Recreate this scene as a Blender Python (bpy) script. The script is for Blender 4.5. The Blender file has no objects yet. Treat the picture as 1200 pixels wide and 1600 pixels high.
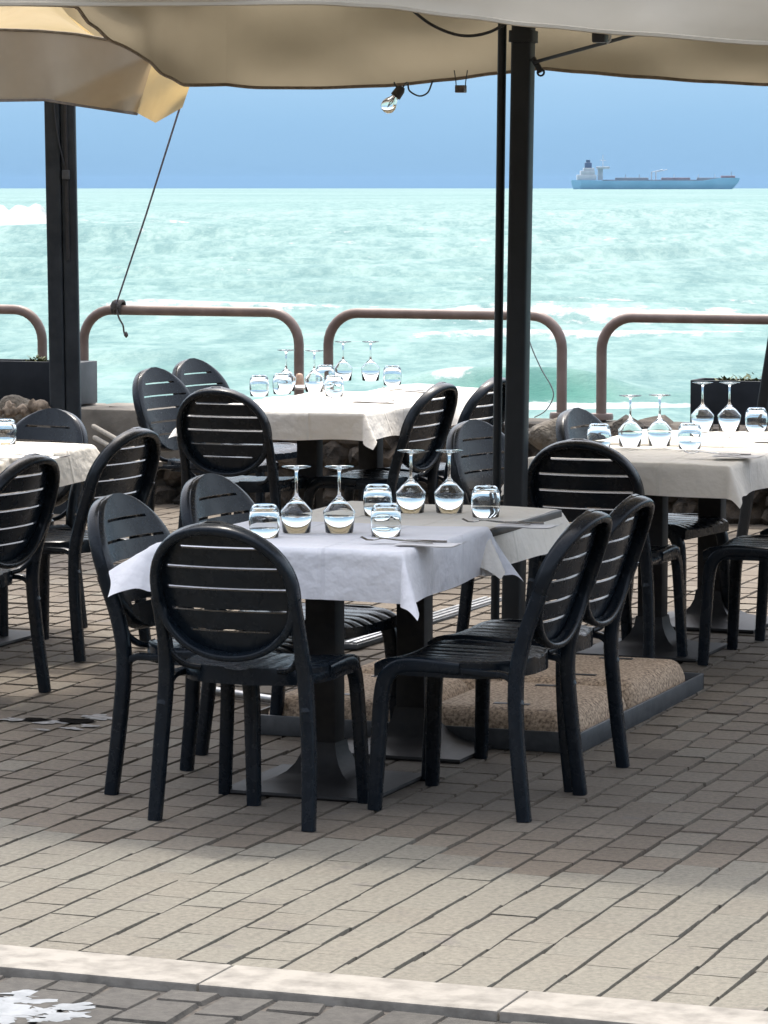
import bpy, bmesh, math, random
import numpy as np
from mathutils import Vector, Matrix
R = math.radians
PI = math.pi
random.seed(7)
rng = np.random.default_rng(11)
scn = bpy.context.scene
COL = scn.collection

# ------------------------------------------------------------------ camera
F = 5400.0                    # focal length in pixels of the 1200 wide photograph
YAW = math.atan(0.3815)
PITCH = math.atan(512.0 / 5400.0)
H = 1.8
EYE = Vector((0, 0, H))
cam_d = bpy.data.cameras.new('camera')
cam = bpy.data.objects.new('camera', cam_d)
COL.objects.link(cam)
cam_d.sensor_fit = 'HORIZONTAL'
cam_d.sensor_width = 36
cam_d.lens = 36 * F / 1200
cam_d.clip_start = 0.1
cam_d.clip_end = 60000
cam.location = EYE
cam.rotation_euler = (PI / 2 - PITCH, 0, YAW)
scn.camera = cam

# ------------------------------------------------------------------ sky, sun, exposure
SUN_EL, SUN_AZ = R(68), math.atan2(-0.45, 0.89)     # azimuth from +Y (sea side, from the left)
w = bpy.data.worlds.new('World')
scn.world = w
w.use_nodes = True
nt = w.node_tree
nt.nodes.clear()
out = nt.nodes.new('ShaderNodeOutputWorld')
sky = nt.nodes.new('ShaderNodeTexSky')
sky.sky_type = 'NISHITA'
sky.sun_disc = False
sky.sun_elevation = SUN_EL
sky.sun_rotation = SUN_AZ
sky.air_density = 1.0
sky.dust_density = 5.0
sky.ozone_density = 0.3
bg1 = nt.nodes.new('ShaderNodeBackground')
bg1.inputs['Strength'].default_value = 0.15
hs = nt.nodes.new('ShaderNodeHueSaturation'); hs.inputs['Saturation'].default_value = 0.55   # thin veil of cloud greys the blue
nt.links.new(sky.outputs[0], hs.inputs['Color'])
nt.links.new(hs.outputs[0], bg1.inputs['Color'])
tc = nt.nodes.new('ShaderNodeTexCoord')
sp = nt.nodes.new('ShaderNodeSeparateXYZ')
nt.links.new(tc.outputs['Generated'], sp.inputs[0])
# far bank of blue cloud low over the sea
nz = nt.nodes.new('ShaderNodeTexNoise')
nz.inputs['Scale'].default_value = 9
nz.inputs['Detail'].default_value = 3
mp = nt.nodes.new('ShaderNodeMapping')
mp.inputs['Scale'].default_value = (1, 1, 5)
nt.links.new(tc.outputs['Generated'], mp.inputs[0])
nt.links.new(mp.outputs[0], nz.inputs['Vector'])
ma = nt.nodes.new('ShaderNodeMath'); ma.operation = 'MULTIPLY_ADD'
ma.inputs[1].default_value = 0.012; 
nt.links.new(nz.outputs[0], ma.inputs[0]); nt.links.new(sp.outputs[2], ma.inputs[2])
rm = nt.nodes.new('ShaderNodeValToRGB')
cr = rm.color_ramp
cr.elements[0].position = 0.0; cr.elements[0].color = (0.084, 0.148, 0.224, 1)
cr.elements[1].position = 0.2; cr.elements[1].color = (0.187, 0.249, 0.294, 1)
e = cr.elements.new(0.022); e.color = (0.101, 0.173, 0.253, 1)
e = cr.elements.new(0.042); e.color = (0.128, 0.204, 0.281, 1)
nt.links.new(ma.outputs[0], rm.inputs[0])
bg2 = nt.nodes.new('ShaderNodeBackground')
bg2.inputs['Strength'].default_value = 1.0
nt.links.new(rm.outputs[0], bg2.inputs['Color'])
mr = nt.nodes.new('ShaderNodeMapRange')
mr.inputs[1].default_value = 0.08; mr.inputs[2].default_value = 0.35
mr.inputs[3].default_value = 1.0; mr.inputs[4].default_value = 0.0
nt.links.new(sp.outputs[2], mr.inputs[0])
# the street side, behind the viewer: a low dull skyline of housefronts
bg3 = nt.nodes.new('ShaderNodeBackground'); bg3.inputs['Color'].default_value = (0.085, 0.078, 0.07, 1)
tw = nt.nodes.new('ShaderNodeMapRange'); tw.inputs[1].default_value = 0.20; tw.inputs[2].default_value = 0.32; tw.inputs[3].default_value = 1; tw.inputs[4].default_value = 0
nt.links.new(sp.outputs[2], tw.inputs[0])
tb = nt.nodes.new('ShaderNodeMapRange'); tb.inputs[1].default_value = -0.05; tb.inputs[2].default_value = -0.30; tb.inputs[3].default_value = 0; tb.inputs[4].default_value = 1
nt.links.new(sp.outputs[1], tb.inputs[0])
tm = nt.nodes.new('ShaderNodeMath'); tm.operation = 'MULTIPLY'
nt.links.new(tw.outputs[0], tm.inputs[0]); nt.links.new(tb.outputs[0], tm.inputs[1])
mx0 = nt.nodes.new('ShaderNodeMixShader')
mx = nt.nodes.new('ShaderNodeMixShader')
nt.links.new(mr.outputs[0], mx.inputs[0])
nt.links.new(bg1.outputs[0], mx.inputs[1])
nt.links.new(bg2.outputs[0], mx.inputs[2])
nt.links.new(tm.outputs[0], mx0.inputs[0])
nt.links.new(mx.outputs[0], mx0.inputs[1])
nt.links.new(bg3.outputs[0], mx0.inputs[2])
nt.links.new(mx0.outputs[0], out.inputs[0])

sd = bpy.data.lights.new('sun', 'SUN')
sd.energy = 0.85
sd.angle = R(4)
sd.color = (1.0, 0.94, 0.85)
sun = bpy.data.objects.new('sun', sd)
COL.objects.link(sun)
sdir = Vector((math.sin(SUN_AZ) * math.cos(SUN_EL), math.cos(SUN_AZ) * math.cos(SUN_EL), math.sin(SUN_EL)))
sun.rotation_euler = sdir.to_track_quat('Z', 'Y').to_euler()
sun.location = (0, 0, 30)

scn.view_settings.view_transform = 'Standard'
scn.view_settings.look = 'None'
scn.view_settings.gamma = 1
scn.view_settings.use_curve_mapping = False
scn.view_settings.exposure = 1.75

# ------------------------------------------------------------------ helpers: geometry from the view
FWD = Vector((-math.sin(YAW) * math.cos(PITCH), math.cos(YAW) * math.cos(PITCH), -math.sin(PITCH)))
RGT = Vector((math.cos(YAW), math.sin(YAW), 0))
UPV = RGT.cross(FWD)
HFW = Vector((-math.sin(YAW), math.cos(YAW), 0))
def ray(px, py):
    return FWD + RGT * ((px - 600) / F) + UPV * ((800 - py) / F)
def at_z(px, py, z=0.0):
    r = ray(px, py); return EYE + r * ((z - H) / r.z)
def at_d(px, py, d):
    r = ray(px, py); return EYE + r * (d / r.dot(HFW))
def at_Y(px, py, Y):
    r = ray(px, py); return EYE + r * (Y / r.y)
def at_X(px, py, X):
    r = ray(px, py); return EYE + r * (X / r.x)
def ground_z(y):
    return 0.05 * min(1, max(0, (y - 11.0) / 3.5))
def on_ground(px, py):
    p = at_z(px, py, 0)
    for _ in range(4): p = at_z(px, py, ground_z(p.y))
    return p

# ------------------------------------------------------------------ helpers: meshes
class MB:
    def __init__(s): s.v = []; s.f = []
    def add(s, v, f):
        n = len(s.v); s.v += [tuple(p) for p in v]; s.f += [tuple(i + n for i in q) for q in f]; return s
    def box(s, c, d, rz=0, bev=0.0, M=None):
        bm = bmesh.new(); bmesh.ops.create_cube(bm, size=1)
        bmesh.ops.scale(bm, vec=d, verts=bm.verts)
        if bev: bmesh.ops.bevel(bm, geom=bm.edges[:], offset=bev, segments=2, profile=0.5, affect='EDGES')
        T = Matrix.Translation(c) @ Matrix.Rotation(rz, 4, 'Z')
        if M: T = M @ T
        bm.transform(T); bm.verts.index_update()
        s.add([v.co for v in bm.verts], [[v.index for v in f.verts] for f in bm.faces]); bm.free(); return s
    def ico(s, c, r, sub=2, jit=0.0, sc=(1, 1, 1), rz=0, seed=0):
        bm = bmesh.new(); bmesh.ops.create_icosphere(bm, subdivisions=sub, radius=1)
        rr = random.Random(seed)
        ph = [rr.uniform(0, 6) for _ in range(6)]
        for v in bm.verts:
            k = 1 + jit * (math.sin(3 * v.co.x + ph[0]) * math.sin(2.6 * v.co.y + ph[1]) + .6 * math.sin(4.3 * v.co.z + ph[2]) * math.cos(3.7 * v.co.x + ph[3])) + jit * .25 * rr.uniform(-1, 1)
            v.co *= k * r
        bm.transform(Matrix.Translation(c) @ Matrix.Rotation(rz, 4, 'Z') @ Matrix.Diagonal((*sc, 1)))
        bm.verts.index_update()
        s.add([v.co for v in bm.verts], [[v.index for v in f.verts] for f in bm.faces]); bm.free(); return s
    def lathe(s, prof, c=(0, 0, 0), n=24, M=None):
        vs = []; fs = []
        for r, z in prof:
            for k in range(n):
                a = 2 * PI * k / n; p = Vector((r * math.cos(a), r * math.sin(a), z))
                vs.append((M @ p if M else p) + Vector(c))
        for i in range(len(prof) - 1):
            for k in range(n):
                a = i * n + k; b = i * n + (k + 1) % n
                fs.append((a, b, b + n, a + n))
        return s.add(vs, fs)
    def sweep(s, path, w, h, up=(0, 0, 1), n=12, pw=3.0, closed=False, cap=True):
        P = [Vector(p) for p in path]; N = len(P); vs = []; fs = []
        W = w if hasattr(w, '__len__') else [w] * N
        Hh = h if hasattr(h, '__len__') else [h] * N
        for i in range(N):
            if closed: T = P[(i + 1) % N] - P[i - 1]
            else: T = P[min(i + 1, N - 1)] - P[max(i - 1, 0)]
            T.normalize()
            U0 = Vector(up(i, P[i]) if callable(up) else up)
            S = T.cross(U0)
            if S.length < 1e-5: S = T.cross(Vector((1, 0, 0)))
            S.normalize(); U = S.cross(T)
            for k in range(n):
                a = 2 * PI * (k + .5) / n; ca, sa = math.cos(a), math.sin(a)
                x = math.copysign(abs(ca) ** (2 / pw), ca) * W[i] / 2
                y = math.copysign(abs(sa) ** (2 / pw), sa) * Hh[i] / 2
                vs.append(P[i] + S * x + U * y)
        for i in range(N if closed else N - 1):
            j = (i + 1) % N
            for k in range(n):
                k2 = (k + 1) % n
                fs.append((i * n + k, i * n + k2, j * n + k2, j * n + k))
        if not closed and cap:
            fs.append(tuple(range(n))[::-1]); fs.append(tuple((N - 1) * n + k for k in range(n)))
        return s.add(vs, fs)
    def grid(s, fn, nu, nv):
        vs = [fn(i / nu, j / nv) for j in range(nv + 1) for i in range(nu + 1)]
        fs = [(j * (nu + 1) + i, j * (nu + 1) + i + 1, (j + 1) * (nu + 1) + i + 1, (j + 1) * (nu + 1) + i) for j in range(nv) for i in range(nu)]
        return s.add(vs, fs)
    def build(s, name, mat, parent=None, smooth=35, loc=None, weld=False):
        me = bpy.data.meshes.new(name); me.from_pydata(s.v, [], s.f)
        bm = bmesh.new(); bm.from_mesh(me)
        if weld: bmesh.ops.remove_doubles(bm, verts=bm.verts, dist=2e-4)
        bmesh.ops.recalc_face_normals(bm, faces=bm.faces)
        if weld and bm.calc_volume(signed=True) < 0: bmesh.ops.reverse_faces(bm, faces=bm.faces)
        bm.to_mesh(me); bm.free()
        if smooth:
            me.polygons.foreach_set('use_smooth', [True] * len(me.polygons))
            if smooth < 180: me.set_sharp_from_angle(angle=R(smooth))
        me.materials.append(mat)
        o = bpy.data.objects.new(name, me); COL.objects.link(o)
        if parent: o.parent = parent
        if loc: o.location = loc
        return o

def smooth_path(pts, n=6):
    P = [Vector(p) for p in pts]; res = []
    for i in range(len(P) - 1):
        p0 = P[max(i - 1, 0)]; p1 = P[i]; p2 = P[i + 1]; p3 = P[min(i + 2, len(P) - 1)]
        for k in range(n):
            t = k / n
            res.append(.5 * ((2 * p1) + (p2 - p0) * t + (2 * p0 - 5 * p1 + 4 * p2 - p3) * t * t + (3 * p1 - p0 - 3 * p2 + p3) * t ** 3))
    return res + [P[-1]]

def tag(o, label, cat, group=None):
    o['label'] = label; o['category'] = cat
    if group: o['group'] = group
    return o
def thing(name, label, cat, loc=(0, 0, 0), rz=0, group=None):
    o = bpy.data.objects.new(name, None); COL.objects.link(o); o.empty_display_size = .1
    o.location = loc; o.rotation_euler = (0, 0, rz)
    return tag(o, label, cat, group)
def struct(o): o['kind'] = 'structure'; return o
def kids(o): return [c for c in KIDS.get(o.name, [])]
KIDS = {}
def index_kids():
    KIDS.clear()
    for o in bpy.data.objects:
        if o.parent: KIDS.setdefault(o.parent.name, []).append(o)
def copy_tree(o, parent=None):
    c = o.copy(); COL.objects.link(c)
    if parent: c.parent = parent
    for ch in kids(o): copy_tree(ch, c)
    return c

# ------------------------------------------------------------------ materials
def new_mat(name):
    m = bpy.data.materials.new(name); m.use_nodes = True
    n = m.node_tree; return m, n, n.nodes['Principled BSDF']
def node(n, t, **kw):
    x = n.nodes.new(t)
    for k, v in kw.items():
        if k in x.inputs: x.inputs[k].default_value = v
        else: setattr(x, k, v)
    return x
def ramp(n, src, stops):
    r = n.nodes.new('ShaderNodeValToRGB'); c = r.color_ramp
    c.elements[0].position, c.elements[0].color = stops[0][0], (*stops[0][1], 1)
    c.elements[1].position, c.elements[1].color = stops[-1][0], (*stops[-1][1], 1)
    for p, k in stops[1:-1]:
        e = c.elements.new(p); e.color = (*k, 1)
    n.links.new(src, r.inputs[0]); return r.outputs[0]
def noise(n, scale, detail=4, rough=.55, vec=None, sc=None, coord='Object'):
    t = node(n, 'ShaderNodeTexNoise', Scale=scale, Detail=detail, Roughness=rough)
    if vec is None:
        vec = n.nodes.new('ShaderNodeTexCoord').outputs[coord]
    if sc:
        m = n.nodes.new('ShaderNodeMapping'); m.inputs['Scale'].default_value = sc
        n.links.new(vec, m.inputs[0]); vec = m.outputs[0]
    n.links.new(vec, t.inputs['Vector']); return t.outputs[0]
def bump(n, b, src, strength=.3, dist=.01):
    x = node(n, 'ShaderNodeBump', Strength=strength, Distance=dist)
    n.links.new(src, x.inputs['Height']); n.links.new(x.outputs[0], b.inputs['Normal']); return x
def mixc(n, fac, a, b, mode='MIX'):
    x = n.nodes.new('ShaderNodeMix'); x.data_type = 'RGBA'; x.blend_type = mode
    for i, s in ((0, fac), (6, a), (7, b)):
        if isinstance(s, (int, float)): x.inputs[i].default_value = s
        elif isinstance(s, tuple): x.inputs[i].default_value = (*s, 1)
        else: n.links.new(s, x.inputs[i])
    return x.outputs[2]

def speckle(name, c1, c2, scale, rough=.6, bstr=.2, bdist=.004, metal=0, spec=.5, detail=5, lo=.35, hi=.65):
    m, n, b = new_mat(name)
    t = noise(n, scale, detail)
    n.links.new(ramp(n, t, [(lo, c1), (hi, c2)]), b.inputs['Base Color'])
    b.inputs['Roughness'].default_value = rough; b.inputs['Metallic'].default_value = metal
    b.inputs['Specular IOR Level'].default_value = spec
    t2 = noise(n, scale * 3, 3); bump(n, b, t2, bstr, bdist)
    return m

def fabric(name, c1, c2, trans, tcol, scale=6, crease=None, bstr=.35, bdist=.02):
    m = bpy.data.materials.new(name); m.use_nodes = True; n = m.node_tree; n.nodes.clear()
    o = n.nodes.new('ShaderNodeOutputMaterial')
    t = noise(n, scale, 5, .6)
    c = ramp(n, t, [(.35, c1), (.65, c2)])
    d = n.nodes.new('ShaderNodeBsdfDiffuse'); tr = n.nodes.new('ShaderNodeBsdfTranslucent')
    n.links.new(c, d.inputs[0]); tr.inputs[0].default_value = (*tcol, 1)
    t2 = noise(n, scale * 1.7, 3, .5)
    bp = node(n, 'ShaderNodeBump', Strength=bstr, Distance=bdist)
    if crease:
        tc = n.nodes.new('ShaderNodeTexCoord'); sx = n.nodes.new('ShaderNodeSeparateXYZ')
        n.links.new(tc.outputs['Object'], sx.inputs[0])
        acc = t2
        for ax, off in crease:
            a = node(n, 'ShaderNodeMath', operation='SUBTRACT'); n.links.new(sx.outputs[ax], a.inputs[0]); a.inputs[1].default_value = off
            a2 = node(n, 'ShaderNodeMath', operation='ABSOLUTE'); n.links.new(a.outputs[0], a2.inputs[0])
            a3 = node(n, 'ShaderNodeMapRange'); n.links.new(a2.outputs[0], a3.inputs[0])
            a3.inputs[1].default_value = 0; a3.inputs[2].default_value = .012; a3.inputs[3].default_value = .35; a3.inputs[4].default_value = 0
            a4 = node(n, 'ShaderNodeMath', operation='ADD'); n.links.new(acc, a4.inputs[0]); n.links.new(a3.outputs[0], a4.inputs[1]); acc = a4.outputs[0]
        t2 = acc
    n.links.new(t2, bp.inputs['Height'])
    n.links.new(bp.outputs[0], d.inputs['Normal']); n.links.new(bp.outputs[0], tr.inputs['Normal'])
    mx = n.nodes.new('ShaderNodeMixShader'); mx.inputs[0].default_value = trans
    n.links.new(d.outputs[0], mx.inputs[1]); n.links.new(tr.outputs[0], mx.inputs[2]); n.links.new(mx.outputs[0], o.inputs[0])
    return m

def paver_mat(name, stops, fine=60, rough=.85):
    m, n, b = new_mat(name)
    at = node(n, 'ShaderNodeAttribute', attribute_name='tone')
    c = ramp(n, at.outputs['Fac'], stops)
    f1 = noise(n, fine, 6, .7)
    c = mixc(n, .85, c, ramp(n, f1, [(.32, (.34, .34, .34)), (.68, (.66, .66, .64))]), 'OVERLAY')
    f2 = noise(n, .9, 5, .6)
    c = mixc(n, .5, c, ramp(n, f2, [(.35, (.42, .41, .40)), (.65, (.58, .57, .55))]), 'OVERLAY')
    f3 = noise(n, 7, 5, .65)
    c = mixc(n, ramp(n, f3, [(.60, (0, 0, 0)), (.70, (.55, .55, .55))]), c, (.10, .09, .085))
    n.links.new(c, b.inputs['Base Color'])
    b.inputs['Roughness'].default_value = rough
    b.inputs['Specular IOR Level'].default_value = .25
    bump(n, b, noise(n, 90, 4, .7), .5, .004)
    return m

MAT = {}
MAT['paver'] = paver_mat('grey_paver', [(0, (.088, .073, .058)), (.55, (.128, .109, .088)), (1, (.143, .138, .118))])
MAT['sett'] = paver_mat('stone_sett', [(0, (.045, .043, .040)), (.5, (.10, .096, .09)), (1, (.155, .148, .14))], 40)
MAT['joint'] = speckle('joint_sand', (.034, .029, .024), (.068, .058, .048), 30, .95, .4, .01)
MAT['joint_road'] = speckle('joint_dirt', (.03, .028, .025), (.07, .06, .05), 30, .95, .4, .01)
MAT['kerb'] = speckle('travertine', (.125, .115, .098), (.225, .21, .182), 14, .75, .4, .006, lo=.3, hi=.6)
MAT['chair'] = speckle('anthracite_plastic', (.0040, .0068, .0104), (.0066, .0102, .0148), 25, .23, .06, .002, spec=.22)
m = MAT['chair']; n = m.node_tree; b = n.nodes['Principled BSDF']
src = b.inputs['Base Color'].links[0].from_socket
oi = n.nodes.new('ShaderNodeObjectInfo')
tone = n.nodes.new('ShaderNodeMapRange'); tone.inputs[3].default_value = .8; tone.inputs[4].default_value = 1.35; n.links.new(oi.outputs['Random'], tone.inputs[0])
vm = n.nodes.new('ShaderNodeVectorMath'); vm.operation = 'SCALE'; n.links.new(src, vm.inputs[0]); n.links.new(tone.outputs[0], vm.inputs['Scale'])
dust = noise(n, 11, 6, .7)
dm_ = ramp(n, dust, [(.52, (0, 0, 0)), (.80, (.05, .05, .05))])
n.links.new(mixc(n, dm_, vm.outputs[0], (.060, .062, .064)), b.inputs['Base Color'])
n.links.new(ramp(n, noise(n, 17, 5, .65), [(.3, (.19, .19, .19)), (.7, (.33, .33, .33))]), b.inputs['Roughness'])
MAT['table_metal'] = speckle('table_base', (.013, .0125, .013), (.021, .020, .0195), 40, .55, .15, .002, spec=.3)
MAT['table_top'] = speckle('table_top', (.05, .045, .04), (.08, .07, .06), 20, .5)
MAT['pole'] = speckle('dark_pole_paint', (.006, .008, .0095), (.010, .012, .014), 12, .45, .1, .002, spec=.3)
MAT['wood'] = speckle('painted_timber', (.010, .014, .018), (.022, .027, .032), 9, .6, .35, .004, spec=.3)
MAT['rail'] = speckle('brown_rail_paint', (.135, .095, .078), (.20, .148, .125), 7, .45, .15, .002)
MAT['black'] = speckle('black_plastic', (.008, .008, .009), (.014, .014, .016), 30, .45)
MAT['steel'] = speckle('worn_steel', (.30, .30, .30), (.50, .50, .49), 22, .35, .2, .002, metal=.85)
MAT['cutlery'] = speckle('cutlery_steel', (.24, .23, .22), (.32, .31, .30), 12, .25, .03, .001, metal=1.0)
MAT['frame_metal'] = speckle('frame_metal', (.028, .032, .036), (.055, .06, .064), 22, .5, .2, .002)
MAT['pebble'] = speckle('exposed_aggregate', (.14, .095, .062), (.54, .41, .285), 100, .85, .7, .006, lo=.34, hi=.62)
MAT['concrete'] = speckle('grey_concrete', (.11, .10, .083), (.19, .172, .145), 6, .9, .5, .012)
MAT['stone'] = speckle('brown_stone', (.014, .011, .008), (.085, .065, .046), 9, .9, .8, .03)
MAT['rock'] = speckle('shore_rock', (.055, .046, .036), (.15, .13, .10), 7, .9, .8, .04)
MAT['planter'] = speckle('planter_dark', (.010, .013, .017), (.018, .022, .028), 5, .6, .2, .003, spec=.15)
MAT['planter_lit'] = speckle('planter_end', (.07, .075, .08), (.10, .105, .11), 8, .6, .2, .003)  # lit end of the dark planter, the light put into a paler colour
MAT['rope'] = speckle('blue_grey_rope', (.10, .11, .16), (.22, .22, .28), 160, .8, .6, .002)
MAT['leaf'] = speckle('dry_green_leaf', (.04, .06, .02), (.12, .13, .05), 8, .7)
MAT['binding'] = speckle('brown_binding', (.10, .08, .055), (.16, .125, .09), 30, .8)
MAT['napkin'] = fabric('paper_napkin', (.72, .71, .71), (.80, .79, .78), .2, (.75, .74, .72), 20, None, .3, .01)
CR = [(0, -.14), (0, .14), (1, -.13), (1, .13)]
MAT['cloth_white'] = fabric('white_cotton', (.80, .80, .83), (.86, .86, .88), .14, (.8, .8, .82), 9, CR, .75, .016)
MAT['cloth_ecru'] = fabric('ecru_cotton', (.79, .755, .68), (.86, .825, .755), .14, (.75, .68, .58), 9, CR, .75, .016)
MAT['canvas'] = fabric('beige_canvas', (.34, .30, .23), (.43, .385, .30), .34, (.215, .182, .125), 1.0, None, .45, .07)
MAT['canvas_pale'] = fabric('pale_canvas_valance', (.62, .565, .455), (.72, .66, .545), .25, (.34, .28, .18), 1.6, None, .5, .05)
MAT['canvas_old'] = fabric('weathered_canvas', (.30, .26, .20), (.41, .355, .275), .35, (.24, .18, .10), 1.3, None, .5, .07)
MAT['canvas_sunlit'] = fabric('sunlit_canvas', (.42, .34, .20), (.52, .43, .28), .5, (.42, .30, .13), 1.4, None, .5, .06)  # sunlit glow of the awning roof and corner put into a yellower colour
m, n, b = new_mat('clear_glass'); b.inputs['Transmission Weight'].default_value = 1; b.inputs['Roughness'].default_value = .01; b.inputs['IOR'].default_value = 1.36
b.inputs['Base Color'].default_value = (.97, .985, .98, 1); MAT['glass'] = m
m, n, b = new_mat('pale_blotch'); t = noise(n, 9, 6, .7)
n.links.new(ramp(n, t, [(.35, (.11, .122, .132)), (.6, (.20, .215, .228))]), b.inputs['Base Color']); b.inputs['Roughness'].default_value = .5; MAT['blotch'] = m
m, n, b = new_mat('puddle_water'); b.inputs['Base Color'].default_value = (.02, .018, .015, 1); b.inputs['Roughness'].default_value = .03; b.inputs['Specular IOR Level'].default_value = .8; MAT['puddle'] = m

# ------------------------------------------------------------------ ground
KY0, KY1 = 7.01, 7.22
WALL_Y = 17.3
def tiles(x0, x1, y0, y1, wx, ly, gap, bev, depth, zf, name, mat, lay='rows', jit=.0006, crossfade=None):
    vs = []; fs = []; tone = []
    nx = int((x1 - x0) / wx)
    for i in range(nx):
        xa = x0 + i * wx; off = (ly / 2 if i % 2 else 0) + rng.uniform(-.01, .01)
        y = y0 - off
        while y < y1:
            l2 = ly * rng.uniform(.96, 1.04)
            a, c = max(y, y0), min(y + l2, y1)
            y += l2
            if c - a < .03: continue
            g = gap * rng.uniform(.6, 1.4) / 2
            gy = g * .85; by = bev
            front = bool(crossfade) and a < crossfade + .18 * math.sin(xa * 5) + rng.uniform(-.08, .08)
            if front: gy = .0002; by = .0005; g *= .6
            z = zf((a + c) / 2) + rng.normal(0, jit)
            tx, ty = rng.normal(0, jit * .8), rng.normal(0, jit * .8)
            jx = rng.normal(0, .0022 if crossfade else .004, 4)
            o = [(xa + g, a + gy), (xa + wx - g, a + gy), (xa + wx - g, c - gy), (xa + g, c - gy)]
            q = [(xa + g + bev, a + gy + by), (xa + wx - g - bev, a + gy + by), (xa + wx - g - bev, c - gy - by), (xa + g + bev, c - gy - by)]
            k = len(vs); sg = [(-1, -1), (1, -1), (1, 1), (-1, 1)]
            for (px, py), s_, j in zip(o, sg, jx): vs.append((px + j, py, z - depth))
            for (px, py), s_, j in zip(q, sg, jx): vs.append((px + j, py, z + tx * s_[0] + ty * s_[1]))
            fs.append((k + 4, k + 5, k + 6, k + 7))
            for e in range(4): fs.append((k + e, k + (e + 1) % 4, k + 4 + (e + 1) % 4, k + 4 + e))
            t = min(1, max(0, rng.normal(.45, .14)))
            if front: t = min(1, max(0, rng.normal(.90, .03)))  # sunlit front band: its brightness is put into a paler tone
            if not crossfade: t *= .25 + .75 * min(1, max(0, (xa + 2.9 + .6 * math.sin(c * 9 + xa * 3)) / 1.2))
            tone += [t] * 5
    me = bpy.data.meshes.new(name); me.from_pydata(vs, [], fs); me.materials.append(mat)
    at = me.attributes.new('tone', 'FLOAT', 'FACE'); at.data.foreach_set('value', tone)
    o = bpy.data.objects.new(name, me); COL.objects.link(o); return struct(o)
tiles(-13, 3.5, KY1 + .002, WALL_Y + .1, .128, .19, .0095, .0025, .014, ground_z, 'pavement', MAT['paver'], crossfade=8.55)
tiles(-9, 5, 5.4, KY0 - .004, .135, .20, .010, .006, .011, lambda y: -.012, 'road', MAT['sett'], jit=.0012)
g = MB()
for (ya, yb) in ((7.1, 11), (11, 14.5), (14.5, WALL_Y + .3)):
    za, zb = ground_z(ya) - .012, ground_z(yb) - .012
    k = len(g.v); g.v += [(-40, ya, za), (30, ya, za), (30, yb, zb), (-40, yb, zb)]; g.f.append((k, k + 1, k + 2, k + 3))
struct(g.build('pavement_bed', MAT['joint'], smooth=0))
g = MB().add([(-40, -30, -.020), (30, -30, -.020), (30, 7.08, -.020), (-40, 7.08, -.020)], [(0, 1, 2, 3)])
struct(g.build('road_bed', MAT['joint_road'], smooth=0))
g = MB(); x = -14.0
while x < 5:
    L = random.uniform(.70, .78); g.box((x + L / 2, (KY0 + KY1) / 2, -.046), (L - .004, KY1 - KY0, .1), bev=.006); x += L
struct(g.build('kerb', MAT['kerb']))

# ragged pale blotches on the road, and the broken patch in the paving
def blob(cx, cy, rx, ry, z, n=40, rough=.35, seed=0, rz=0):
    rr = random.Random(seed); ph = [rr.uniform(0, 6.3) for _ in range(5)]
    vs = [(cx, cy, z)]
    for k in range(n):
        a = 2 * PI * k / n
        q = 1 + rough * (.5 * math.sin(2 * a + ph[0]) + .4 * math.sin(3 * a + ph[1]) + .35 * math.sin(5 * a + ph[2]) + .25 * math.sin(9 * a + ph[3])) 
        x, y = rx * q * math.cos(a), ry * q * math.sin(a)
        vs.append((cx + x * math.cos(rz) - y * math.sin(rz), cy + x * math.sin(rz) + y * math.cos(rz), z))
    return vs, [(0, 1 + k, 1 + (k + 1) % n) for k in range(n)]
mk = MB(); rr_ = random.Random(4)
for k in range(30):
    px = rr_.triangular(-60, 155, 0); py = 1575 + rr_.gauss(0, 14) - .06 * px
    if py < 1548: continue
    p = at_z(px, py, -.006); r_ = rr_.uniform(.010, .042)
    mk.add(*blob(p.x, p.y, r_ * 1.6, r_ * .8, -.0108 + .00002 * k, n=36, rough=.55, seed=k, rz=rr_.uniform(-.6, .6)))
struct(mk.build('road_blotches', MAT['blotch'], smooth=0))
pp = MB(); hh_ = MB()
for px, py, rx, ry, sd_ in ((30, 1124, .06, .03, 31), (84, 1128, .05, .05, 32), (150, 1120, .05, .05, 33), (112, 1138, .04, .02, 34), (66, 1140, .03, .015, 35), (172, 1122, .05, .03, 36), (140, 1134, .04, .02, 37)):
    p = at_z(px, py, .003); pp.add(*blob(p.x, p.y, rx, ry, .0030 + .0001 * (sd_ - 30), n=40, rough=.5, seed=sd_))
for px, py, rx, ry, sd_ in ((57, 1124, .045, .035, 41), (118, 1126, .075, .045, 42)):
    p = at_z(px, py, .004); hh_.add(*blob(p.x, p.y, rx, ry, .0045, n=40, rough=.22, seed=sd_))
struct(pp.build('pavement_mortar', speckle('crumbled_mortar', (.11, .108, .104), (.24, .238, .235), 40, .8), smooth=0))
struct(hh_.build('pavement_hole', speckle('dark_hole', (.006, .006, .006), (.016, .015, .014), 40, .6, spec=0), smooth=0))  # flat dark patches: the shade inside the holes is put into their colour

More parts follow.
